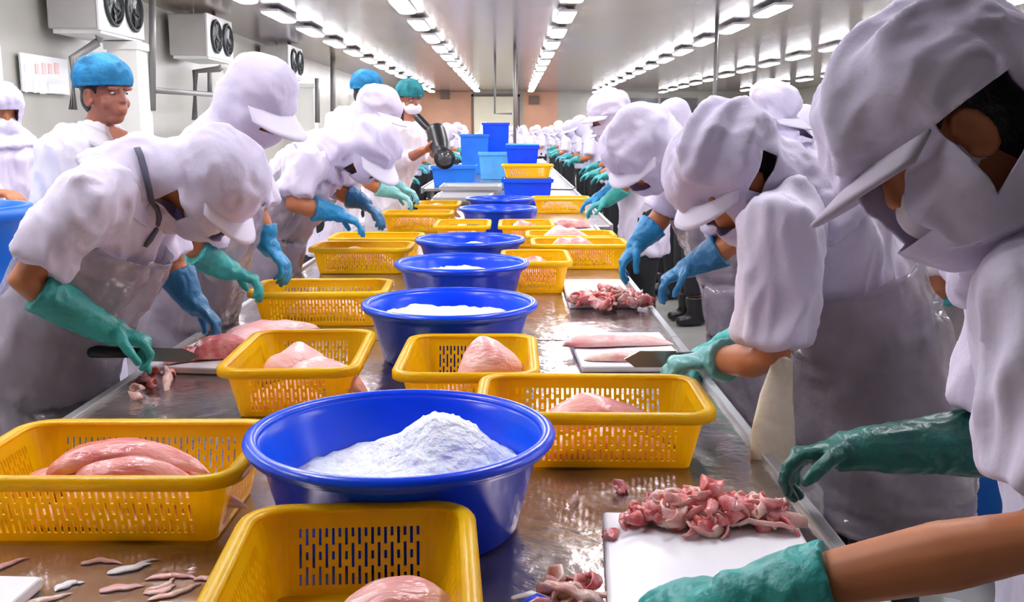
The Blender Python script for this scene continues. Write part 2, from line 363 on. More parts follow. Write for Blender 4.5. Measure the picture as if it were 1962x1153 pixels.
# ------------------------------------------------------------------ crates and basins
CL, CW, CH = .48, .335, .12
def crate_mesh():
    """tapered moulded crate, slots cut through the walls"""
    hx, hy, rc = CL/2-.022, CW/2-.022, .045; tap = .030
    nC = 5
    # perimeter stations (position, normal, hole column index or None)
    def cols(n, half, margin):
        u = []; span = 2*(half-margin); pitch = span/n
        for i in range(n): a = -half+margin+i*pitch; u += [(a+pitch*.28, a+pitch*.72, i)]
        return u
    st = []   # list of (pt2d, normal2d, hole id for the cell that STARTS here)
    sides = [((1,0), (0,-1), hx, hy, 29), ((0,1), (1,0), hy, hx, 19), ((-1,0), (0,1), hx, hy, 29), ((0,-1), (-1,0), hy, hx, 19)]
    for (dx, dy), (nx, ny), half, off, n in sides:
        s = half-rc; add = lambda t, hid: st.append((V((dx*t+nx*off, dy*t+ny*off)), V((nx, ny)), hid))
        add(-s, None)
        for a, b, i in cols(n, half, rc+.012): add(a, i); add(b, None)
        add(s, None)
        cx, cy = dx*s+nx*(off-rc), dy*s+ny*(off-rc)
        for k in range(1, nC):
            t = math.pi/2*k/nC; vx = nx*math.cos(t)+dx*math.sin(t); vy = ny*math.cos(t)+dy*math.sin(t)
            st.append((V((cx+vx*rc, cy+vy*rc)), V((vx, vy)), None))
    A = [(0,.16),(.27,.70),(.80,1)]; B = [(0,.30),(.41,.56),(.67,1)]
    bp = sorted({0,.16,.27,.30,.41,.56,.67,.70,.80,1})
    zl, zh = .018, .096
    zs = [0.004] + [zh-(zh-zl)*b for b in reversed(bp)] + [CH]
    fr = [None] + [((bp[len(bp)-2-i]+bp[len(bp)-1-i])/2) for i in range(len(bp)-1)] + [None]
    bm = bmesh.new(); g = []
    for z in zs:
        ins = tap*(1-z/CH); g.append([bm.verts.new((p.x-nv.x*ins, p.y-nv.y*ins, z)) for p, nv, h in st])
    n = len(st)
    for j in range(len(zs)-1):
        for i in range(n):
            h = st[i][2]; f = fr[j] if j < len(fr) else None
            if h is not None and f is not None and any(a < f < b for a, b in (A if h % 2 == 0 else B)): continue
            k = (i+1) % n; bm.faces.new((g[j][i], g[j][k], g[j+1][k], g[j+1][i]))
    bm.faces.new(list(reversed(g[0])))
    me = bpy.data.meshes.new('crate_body'); bm.to_mesh(me); bm.free()
    ob = bpy.data.objects.new('crate_body', me); COL.objects.link(ob); solid(ob, .0035, 0); body = bake(ob)
    body.polygons.foreach_set('use_smooth', [False]*len(body.polygons))
    # rim: rolled lip with turned-down skirt
    q = MB(); path = []
    hx2, hy2 = hx, hy
    prof = [(-.004, -.002), (-.003, .003), (.006, .006), (.017, .005), (.021, .0), (.021, -.016), (.0175, -.016), (.016, -.003), (.002, -.004)]
    pts = []
    for (dx, dy), (nx, ny), half, off, nn in sides:
        s = half-rc; cx, cy = dx*s+nx*(off-rc), dy*s+ny*(off-rc)
        for k in range(0, 8):
            t = math.pi/2*k/7; vx = nx*math.cos(t)+dx*math.sin(t); vy = ny*math.cos(t)+dy*math.sin(t); pts.append((cx+vx*rc, cy+vy*rc, vx, vy))
    vs = []; fs = []; kk = len(prof)
    for x, y, vx, vy in pts:
        for o_, z in prof: vs.append((x+vx*o_, y+vy*o_, CH+z))
    for i in range(len(pts)):
        j = (i+1) % len(pts)
        for k in range(kk):
            l = (k+1) % kk; fs.append((i*kk+k, i*kk+l, j*kk+l, j*kk+k))
    q.add(vs, fs); return body, q.mesh('crate_rim')
CB, CR = crate_mesh()
CB.materials.append(M_YEL); CR.materials.append(M_YEL)
def crate(x, y, rot, label, z=TZ, sc=(1,1,1)):
    o = obj('yellow_crate', CB, None, None, (x, y, z+.001)); o.rotation_euler.z = math.radians(rot); o.scale = sc
    tag(o, label, 'crate', 'yellow slotted plastic crates'); obj('rim', CR, None, o); return o
crate(-.205, 1.142, 94, 'nearest yellow crate at the bottom of the picture holding one pink fillet')
crate(-.672, 1.640, 0, 'yellow crate at the lower left holding a heap of long pink fillets')
crate(-.525, 2.425, 92, 'yellow crate left of centre with two pale fillets, beside the left knife hand')
crate(-.105, 2.375, 90, 'yellow crate just behind the front basin with one pale fillet at its right', sc=(.95, 1.02, 1))
crate(.165, 1.995, -1, 'long yellow crate right of the front basin holding a salmon pink fillet')
crate(-.665, 3.44, 2, 'closed-looking yellow crate left of the second basin')
crate(-.71, 4.70, 0, 'wide yellow crate left of the third basin with a brown shadow low down')
crate(-.70, 5.14, 0, 'yellow crate standing right behind another one beside the fourth basin')
crate(.33, 4.86, 0, 'yellow crate beside the blue gloved hand on the right')
crate(.31, 5.25, 0, 'yellow crate on the right with pink flesh showing over its rim')
crate(.10, 4.19, 90, 'narrow yellow crate right of the third basin', sc=(.92, .9, 1.1))
crate(-.29, 5.86, 90, 'yellow crate with dark strip inside behind the fourth basin')
crate(.085, 5.86, 90, 'yellow crate right behind the fourth basin, next to the pink trays')
crate(-.63, 6.65, 0, 'yellow crate by the pale blue gloves with a brown shadow')
crate(-.555, 7.50, 90, 'yellow crate furthest back on the left of the table')
crate(.40, 8.15, 0, 'plain yellow crate right of the far basins')
crate(.14, 9.15, 0, 'yellow crate stacked on top of the blue bin', z=1.052)

def basin_mesh():
    R, H = .25, .16
    prof = [(0, .0), (.185, .0), (.195, .006), (.228, H-.03), (.232, H-.028), (.236, H-.012), (.250, H-.014), (.254, H-.004), (.250, H+.004), (.238, H+.005), (.230, H-.004), (.224, H-.02), (.19, .012), (.185, .006), (0, .006)]
    q = MB(); q.lathe(prof, 64); return q.mesh('basin')
def basin_rim():
    q = MB(); prof = [(.246+.0125*math.cos(t*math.pi/5), .16+.0105*math.sin(t*math.pi/5)) for t in range(11)]; q.lathe(prof, 64); return q.mesh('basin_rim')
BM, BR = basin_mesh(), basin_rim(); BM.materials.append(M_BLUE); BR.materials.append(M_BLUE)
def ice_mesh(kind, seed):
    n, m_ = 72, 30; R = .205; vs = []; fs = []
    def h(x, y):
        b = .095
        if kind == 'heap':
            b = .092 + .085*math.exp(-(((x-.055)/.075)**2 + ((y-.045)/.10)**2)) + .03*math.exp(-(((x-.13)/.05)**2+((y-.03)/.07)**2)) + .018*math.exp(-(((x+.045)/.05)**2+((y-.1)/.04)**2))
            b -= .018*max(0, -x/.2)
        elif kind == 'flat': b = .118 + .022*math.exp(-((x/.1)**2+((y)/.1)**2)) + .02*noise.noise(V((x*9, y*9, seed)))
        q = V((x*38, y*38, seed)); return b + .006*noise.noise(q) + .0045*noise.noise(q*2.3) + .003*noise.noise(q*4.6)
    for j in range(m_+1):
        r = R*(j/m_)
        for i in range(n):
            a = 2*math.pi*i/n; x, y = r*math.cos(a), r*math.sin(a); vs.append((x, y, h(x, y)))
    for j in range(m_):
        for i in range(n):
            k = (i+1) % n; fs.append((j*n+i, (j+1)*n+i, (j+1)*n+k, j*n+k))
    o = len(vs)
    for i in range(n): a = 2*math.pi*i/n; vs.append((.185*math.cos(a), .185*math.sin(a), .012))
    for i in range(n): k = (i+1) % n; fs.append((m_*n+i, o+i, o+k, m_*n+k))
    q = MB(); q.add(vs, fs); return q.mesh('ice')
def basin(x, y, label, ice=None, z=TZ):
    o = obj('blue_basin', BM, None, None, (x, y, z+.001)); tag(o, label, 'basin', 'round blue plastic basins'); obj('rim', BR, None, o)
    if ice:
        i = obj('crushed_ice', ice_mesh(ice, x*7+y), M_ICE, None, (x, y, z+.001)); tag(i, 'crushed white ice in the ' + label, 'ice', 'crushed ice in the basins', 'stuff')
basin(-.186, 1.60, 'nearest blue basin, heaped high at its right', 'heap')
basin(-.182, 2.86, 'second nearest blue basin, level full', 'flat')
basin(-.192, 3.76, 'third blue basin along the table', 'flat')
basin(-.195, 4.60, 'fourth blue basin along the table', 'flat')
basin(-.09, 6.48, 'fifth blue basin, between low yellow crates', 'low')
basin(-.09, 7.42, 'sixth blue basin, furthest back', 'low')

def bin_(name, x, y, z, lx, ly, h, m_, label, lid=None):
    r = empty(name, (x, y, z+.001)); tag(r, label, 'bin', 'blue bins on the far tables')
    hx, hy = lx/2, ly/2; q = MB(); t = .015
    q.add([(-hx*.9,-hy*.9,0),(hx*.9,-hy*.9,0),(hx*.9,hy*.9,0),(-hx*.9,hy*.9,0),(-hx,-hy,h),(hx,-hy,h),(hx,hy,h),(-hx,hy,h),(-hx+t,-hy+t,h),(hx-t,-hy+t,h),(hx-t,hy-t,h),(-hx+t,hy-t,h),(-hx*.9+t,-hy*.9+t,t),(hx*.9-t,-hy*.9+t,t),(hx*.9-t,hy*.9-t,t),(-hx*.9+t,hy*.9-t,t)],
          [(0,3,2,1),(0,1,5,4),(1,2,6,5),(2,3,7,6),(3,0,4,7),(4,5,9,8),(5,6,10,9),(6,7,11,10),(7,4,8,11),(8,9,13,12),(9,10,14,13),(10,11,15,14),(11,8,12,15),(12,13,14,15)])
    bevel(obj('body', q.mesh('body', False), m_, r), .01)
    q = MB()
    for (x0,y0,x1,y1) in ((-hx-.015,-hy-.015,hx+.015,-hy),(-hx-.015,hy,hx+.015,hy+.015),(-hx-.015,-hy,-hx,hy),(hx,-hy,hx+.015,hy)): q.box(x0,y0,h-.03,x1,y1,h+.005)
    obj('rim', q.mesh('rim', False), m_, r)
    if lid: q = MB(); q.box(-hx-.01, -hy-.01, h+.006, hx+.01, hy+.01, h+.03); bevel(obj('lid', q.mesh('lid', False), lid, r), .01)
bin_('blue_bin', .14, 9.15, TZ, .44, .34, .228, M_BLUE, 'dark blue bin under the stacked yellow crate')
bin_('blue_bin', .13, 12.6, TZ, .40, .32, .23, M_BLUE, 'lower blue bin of a far stack on the centre table')
bin_('blue_bin', .13, 12.6, TZ+.25, .40, .32, .22, M_BLUE, 'blue bin with pale lid on top of the far stack', M_BLUE3)
bin_('blue_bin', -.58, 15.6, TZ, .42, .5, .60, M_BLUE2, 'tall light blue tub on the far centre table')
bin_('blue_bin', -.26, 16.4, TZ, .42, .5, .78, M_BLUE, 'tall dark blue tub on the far centre table')
bin_('blue_bin', -.70, 12.2, TZ, .52, .5, .24, M_BLUE2, 'low light blue tub on the left of the far table')
bin_('blue_bin', -.20, 13.9, TZ, .5, .5, .36, M_BLUE3, 'pale blue tub between the far blue stacks')
bin_('grey_tray', -.44, 9.2, TZ, .5, .7, .07, M_STEELD, 'shallow grey steel tray left of the stacked crate')
bin_('grey_tray', -.42, 10.4, TZ, .6, .7, .10, M_STEELD, 'grey steel tray further back on the bare table')
def barrel(x, y, r, h, m_, label):
    prof = [(0,0),(r*.9,0),(r*.93,.02),(r*.97,h*.3),(r,h*.33),(r*.97,h*.36),(r,h*.66),(r*1.02,h*.69),(r,h*.72),(r,h-.05),(r*1.05,h-.045),(r*1.05,h),(r*.98,h),(r*.96,h-.06),(r*.9,.03),(0,.03)]
    q = MB(); q.lathe(prof, 40); o = obj('blue_barrel', q.mesh('blue_barrel'), m_, None, (x, y, 0.001)); tag(o, label, 'barrel', 'blue barrels on the floor')
    q = MB(); q.lathe([(r*1.05, h-.005), (r*1.075, h-.015), (r*1.075, h-.04), (r*1.05, h-.05)], 40); obj('rim', q.mesh('rim'), m_, o)
barrel(-2.12, 3.6, .33, 1.21, M_BLUE2, 'large blue barrel at the left edge behind the bent worker')
barrel(1.62, 3.5, .28, .98, M_BLUE2, 'blue barrel between the two front workers on the right')

# ------------------------------------------------------------------ fish, boards, trimmings
def fillet_mesh(L, W, T, bend=0., seed=0., arch=0.):
    n, m_ = 22, 14; q = MB(); vs = []; fs = []
    for i in range(n+1):
        t = i/n; x = (t-.5)*L; prof = (max(.0, math.sin(math.pi*min(1, t**.75))))**.55
        w_ = W/2*max(.04, prof*(1-.25*t)); h_ = T*max(.05, prof)
        cy = bend*math.sin(math.pi*t) + .006*noise.noise(V((t*4, seed, 0))); cz = arch*math.sin(math.pi*t)
        for j in range(m_):
            a = 2*math.pi*j/m_; yy = w_*math.cos(a); zz = h_*math.sin(a)
            zz = zz if zz > 0 else zz*.25
            k = 1 + .20*noise.noise(V((x*16, a*1.3+seed, seed))) + .26*noise.noise(V((x*6, yy*48+seed, seed*2)))
            vs.append((x + .004*noise.noise(V((yy*40, t*9, seed))), cy+yy*k, cz + zz*k + h_*.25))
    for i in range(n):
        for j in range(m_):
            k = (j+1) % m_; fs.append((i*m_+j, i*m_+k, (i+1)*m_+k, (i+1)*m_+j))
    fs.append(tuple(range(m_))); fs.append(tuple(reversed(range(n*m_, (n+1)*m_))))
    q.add(vs, fs); return q.mesh('fillet')
def fillet(x, y, z, L, W, T, rot, label, m_=M_FISH, bend=.01, arch=0., tilt=0., group='fish fillets in the crates', roll=0.):
    o = obj('fish_fillet', fillet_mesh(L, W, T, bend, x*13+y*7, arch), m_, None, (x, y, z)); o.rotation_euler = (math.radians(roll), math.radians(tilt), math.radians(rot))
    return tag(o, label, 'fish fillet', group)
B0 = TZ+.008
# heap in the lower-left crate
fillet(-0.685, 1.69, B0, .31, .11, .035, 5, 'lowest fillet at the back of the lower left crate')
fillet(-0.670, 1.60, B0, .31, .12, .04, 176, 'lowest fillet at the middle of the lower left crate', M_FISH2)
fillet(-0.670, 1.568, B0, .30, .075, .035, -4, 'pale fillet along the front of the lower left crate', M_FISH2)
fillet(-0.690, 1.64, B0+.036, .34, .11, .034, 8, 'middle layer fillet in the lower left crate', M_FISH, arch=.012)
fillet(-0.600, 1.575, B0+.034, .32, .09, .03, -3, 'long pale fillet lying near the rim of the lower left crate', M_FISH2, arch=.01)
fillet(-0.665, 1.64, B0+.066, .28, .11, .034, 3, 'topmost pink fillet of the heap in the lower left crate', M_FISH, arch=.018)
fillet(-0.630, 1.585, B0+.058, .24, .075, .03, -7, 'reddish fillet on the front of the heap in the lower left crate', M_FISH, arch=.02)
# nearest crate
fillet(-.145, 1.195, B0, .20, .13, .055, 12, 'pink fillet in the nearest crate', M_FISH2, arch=.012)
fillet(-.23, 1.06, B0, .22, .12, .045, 30, 'second fillet low in the nearest crate', M_FISH)
# left-centre crate
fillet(-.53, 2.44, B0, .26, .14, .07, -28, 'pale fillet lying at the left in the left-centre crate', M_FISH2, arch=.03)
fillet(-.46, 2.37, B0, .22, .12, .06, 10, 'pale fillet lying at the right in the left-centre crate', M_FISH2, arch=.03)
fillet(-.53, 2.285, B0, .20, .09, .045, 8, 'fillet showing orange through the left-centre crate front', M_FISH)
# behind front basin
fillet(-.045, 2.42, B0, .20, .13, .085, 4, 'rounded pale fillet in the crate behind the front basin', M_FISH2, arch=.03)
fillet(-.15, 2.30, B0, .26, .11, .04, 80, 'fillet low in the crate behind the front basin', M_FISH)
# right
fillet(.19, 2.0, B0, .31, .14, .055, -2, 'salmon pink fillet heaped in the long right crate', M_FISH, arch=.035)
fillet(.20, 1.905, B0, .28, .06, .05, 3, 'fillet along the front of the long right crate', M_FISH)
fillet(.10, 2.06, B0, .26, .10, .035, 8, 'fillet at the back of the long right crate', M_FISH)
# further crates
FARL = ['closed-looking crate left of the second basin','wide crate left of the third basin','left crate beside the fourth basin','crate beside the blue gloved hand','right crate with flesh over its rim','narrow crate right of the third basin','crate with a dark strip behind the fourth basin','crate next to the pink tray','crate by the pale blue gloves','crate furthest back on the left','plain crate right of the far basins']
for i, (x, y, s) in enumerate([(-.64, 3.42, .05), (-.70, 4.66, .07), (-.70, 5.14, .06), (.32, 4.86, .09), (.31, 5.25, .11), (.10, 4.18, .08), (-.29, 5.86, .06), (.085, 5.86, .09), (-.63, 6.65, .07), (-.555, 7.50, .07), (.40, 8.15, .06)]):
    fillet(x, y, B0, .34 if i not in (5, 6, 7) else .24, .16, s, 4*((i*7) % 5-2), 'pink fillet in the ' + FARL[i], M_FISH if i % 2 else M_FISH2, arch=.02)
def board(x, y, lx, ly, rot, label, t=.02):
    q = MB(); q.box(-lx/2, -ly/2, 0, lx/2, ly/2, t); o = bevel(obj('cutting_board', q.mesh('cutting_board', False), M_BOARD, None, (x, y, TZ+.001)), .006, 3)
    o.rotation_euler.z = math.radians(rot); return tag(o, label, 'cutting board', 'white cutting boards')
board(.300, 1.385, .32, .42, -4, 'white cutting board at the lower right under the red trimmings')
board(-.83, 1.24, .28, .25, -3, 'corner of a white cutting board at the lower left')
board(.335, 2.90, .30, .46, 2, 'white cutting board under the knife of the second right worker')
board(.345, 3.98, .26, .62, 0, 'white cutting board under the second pile of red trimmings')
board(.40, 6.55, .30, .5, 0, 'white cutting board with pink flesh on the third table')
board(-.86, 2.86, .26, .42, -8, 'white cutting board under the left worker knife')
# whole fish being cut
fillet(-.74, 2.98, TZ+.022, .46, .14, .05, 62, 'long pale fish side on the left board', M_FISH2, bend=.02, group='fish on the boards')
fillet(-.81, 2.76, TZ+.022, .20, .10, .05, 15, 'cut fish piece with red flesh beside the left knife', M_RED, group='fish on the boards')
fillet(-.90, 2.72, TZ+.022, .16, .06, .03, 40, 'reddish fish scrap at the left table edge', M_TRIM, group='fish on the boards')
fillet(.32, 2.92, TZ+.022, .34, .10, .03, 4, 'flat pale fillet under the right knife', M_FISH2, group='fish on the boards')
fillet(.35, 2.72, TZ+.022, .30, .08, .02, -6, 'thin pale fish strip along the right board edge', M_TRIM2, group='fish on the boards')
fillet(.40, 6.60, TZ+.022, .26, .20, .05, 0, 'pink flesh on the board of the third table', M_FISH, group='fish on the boards')
# trimmings
def strip_mesh(seed):
    rnd = random.Random(seed); q = MB(); pts = []; d = rnd.uniform(0, 6.28); p = V((0,0,0)); cur = rnd.uniform(-2.2, 2.2)
    L = rnd.uniform(.06, .12); n = 10
    for i in range(n):
        pts.append(p.copy()); d += cur*.35 + rnd.uniform(-.35, .35); p += V((math.cos(d), math.sin(d), rnd.uniform(-.35, .4)))*(L/n)
    c = sum(pts, V())/n; zz = min(p.z for p in pts); pts = [V((p.x-c.x, p.y-c.y, p.z-zz+.004)) for p in pts]
    r0 = rnd.uniform(.0045, .0085); rr = [r0*(.4+.6*math.sin(math.pi*(i+.8)/(n+.6))) for i in range(n)]
    q.loft(pts, [r*1.5 for r in rr], [r*.55 for r in rr], V((rnd.uniform(-1,1), rnd.uniform(-1,1), .6)), 8); return q.mesh('strip')
STR = {}
for k in range(14):
    for mm in (M_TRIM, M_TRIM2, M_RED):
        me = strip_mesh(k*3+1); me.materials.append(mm); STR[k, mm.name] = me
def pile(cx, cy, rx, ry, hz, n, label, group, z=TZ+.022, reds=.3, sc=1.):
    for i in range(n):
        a = random.uniform(0, 6.28); r = math.sqrt(random.random()); x = cx+rx*r*math.cos(a); y = cy+ry*r*math.sin(a)
        mm = random.choices((M_TRIM, M_TRIM2, M_RED), (.5, .5-reds/2, reds))[0]
        o = obj('fish_trimming', STR[random.randrange(14), mm.name], None, None, (x, y, z + hz*(1-r*r)*random.random()))
        o.rotation_euler = (random.uniform(-.5, .5), random.uniform(-.5, .5), random.uniform(0, 6.28)); s = sc*random.uniform(.8, 1.25); o.scale = (s, s, s*1.3)
        tag(o, label, 'fish trimming', group)
pile(.325, 1.555, .125, .045, .048, 130, 'red and pink fish trimming in the heap on the lower right board', 'trimmings heaped on the lower right board', reds=.38)
pile(.365, 3.66, .145, .09, .05, 80, 'red fish trimming in the heap on the second right board', 'trimmings heaped on the second right board', reds=.35, sc=1.15)
pile(.09, 1.30, .05, .07, .012, 14, 'pale fish scrap on bare steel beside the lower right board', 'scraps beside the lower right board', z=TZ+.002, reds=.15)
for i in range(22):
    L_ = random.uniform(.04, .10); o = fillet(-.60+random.uniform(-.2, .22), 1.38+random.uniform(-.07, .06), TZ+.001, L_, random.uniform(.010, .022), .004, random.uniform(0, 60), 'pale fish sliver on steel in front of the lower left crate', (M_TRIM2, M_FISH2, M_BOARD)[i % 3], bend=random.uniform(-.012, .012), group='slivers in front of the lower left crate'); o.name = 'fish_sliver'; o['category'] = 'fish sliver'
pile(-.93, 2.50, .05, .14, .01, 9, 'fish scrap along the left table edge', 'scraps along the left table edge', z=TZ+.002, reds=.3)
pile(.17, 1.72, .12, .05, .004, 5, 'tiny fish scrap on bare steel in front of the long right crate', 'scraps before the long right crate', z=TZ+.002, reds=.05, sc=.6)
fillet(.165, 1.50, TZ+.022, .05, .03, .008, 70, 'small loose scrap on the lower right board front', M_TRIM, group='fish on the boards')

# blue and white plastic wrapper by the lower right board
q = MB(); q.loft([(-.03,0,.012),(0,.01,.02),(.035,0,.012)], [.03,.045,.03], [.01,.016,.008], V((0,1,0)), 10); wm = q.mesh('plastic_wrapper'); wrinkle(wm, .006, 30, 3)
wr = obj('plastic_wrapper', wm, M_BLUE, None, (.035, 1.275, TZ+.002)); wr.scale = (.8, .8, .45); tag(wr, 'crumpled dark blue wrapper on the steel beside the lower right board', 'wrapper')
q = MB(); q.loft([(-.04,.05,.01),(-.01,.06,.016),(.02,.045,.012)], [.008,.012,.008], [.006,.008,.005], V((0,1,0)), 8); obj('white_flap', q.mesh('white_flap'), M_BOARD, wr)

# ------------------------------------------------------------------ people
def knife(p, d, n, label, Lb=.17, grip=.11, w_=.036):
    """p = where blade meets handle, d = blade direction, n = direction of the edge"""
    d = d.normalized(); n = (n - d*n.dot(d)).normalized(); s = d.cross(n)
    r = empty('knife', p); tag(r, label, 'knife', 'knives in the workers hands')
    q = MB(); t = .0015
    prof = [(0, -.4*w_), (Lb*.7, -.4*w_), (Lb, .1*w_), (Lb*.8, .6*w_), (0, .6*w_)]
    vs = [d*a + n*b + s*t for a, b in prof] + [d*a + n*b - s*t for a, b in prof]; k = len(prof)
    q.add(vs, [tuple(range(k)), tuple(reversed(range(k, 2*k)))] + [(i, i+k, (i+1) % k+k, (i+1) % k) for i in range(k)])
    obj('blade', q.mesh('blade', False), M_BLADE, r)
    q = MB(); q.loft([V((0,0,0)), -d*grip*.5, -d*grip], [.013, .015, .017], [.009, .010, .011], n, 10); obj('handle', q.mesh('handle'), M_BLACK, r)

def head_frame(H, F, roll=0.):
    F = F.normalized(); U = V((0,0,1)) - F*F.z
    if U.length < .05: U = V((1,0,0)) - F*F.x
    U.normalize(); S = F.cross(U)
    R = Matrix((S, F, U)).transposed().to_4x4()
    return Matrix.Translation(H) @ R @ Matrix.Rotation(roll, 4, 'Y')
def add_head(mb, M, k=1.):
    e = lambda c, r: mb.ell(V(c)*k, V(r)*k, M)
    e((0,-.008,.035), (.076,.096,.085)); e((0,.012,-.035), (.063,.078,.078)); e((0,.047,-.088), (.034,.033,.028))
    e((0,.060,-.055), (.042,.032,.04)); mb.loft([M @ (V((0,.080,.014))*k), M @ (V((0,.096,-.022))*k)], [.008*k, .011*k], [.007*k, .009*k], M.to_3x3() @ V((1,0,0)), 10)
    for s in (-1, 1):
        mb.loft([M @ (V((s*.082, -.006+.020*math.cos(t*math.pi/6), -.016+.031*math.sin(t*math.pi/6)))*k) for t in range(1, 12)], [.006*k]*11, None, M.to_3x3() @ V((1,0,0)), 8)
        e((s*.074,-.004,-.018), (.009,.018,.029)); e((s*.034,.078,.022), (.027,.014,.010)); e((s*.040,.052,-.035), (.026,.022,.024)); e((s*.010,.094,-.028), (.007,.008,.006))
    e((0,.089,-.058), (.023,.010,.006)); e((0,.088,-.069), (.019,.010,.006))

def add_hand(mb, wr, d, pn, curl=.7, thumb=1, k=1.1, spread=.006):
    d = d.normalized(); pn = (pn - d*pn.dot(d)).normalized(); s = d.cross(pn)*thumb
    mb.loft([wr - d*.02*k, wr + d*.03*k, wr + d*.065*k, wr + d*.088*k], [.03*k, .038*k, .043*k, .041*k], [.022*k, .019*k, .017*k, .014*k], s, 14)
    for i, (o, L) in enumerate(((.031, .072), (.0105, .080), (-.0105, .074), (-.030, .058))):
        b = wr + d*(.080*k) + s*(o*k); dirn = d + s*((1.2-i)*spread*6); dirn.normalize(); pts = [b]; p = b.copy(); ang = curl*(.75+.1*i)
        for ph, fr_ in enumerate((.45, .30, .25)):
            dirn = (dirn*math.cos(ang) + (pn - dirn*pn.dot(dirn)).normalized()*math.sin(ang)).normalized(); p = p + dirn*(L*fr_*k); pts.append(p.copy())
        mb.loft(pts, [.0105*k, .0098*k, .009*k, .0078*k], None, s, 10)
    b = wr + d*.022*k + s*.030*k; t1 = (d*.55 + s*.75 + pn*.35).normalized(); t2 = (d*.8 + s*.15 + pn*.6).normalized()
    mb.loft([b, b+t1*.036*k, b+t1*.036*k+t2*.032*k, b+t1*.036*k+t2*.052*k], [.014*k, .0125*k, .011*k, .009*k], None, s, 10)

def lerp(a, b, t): return a + (b-a)*t

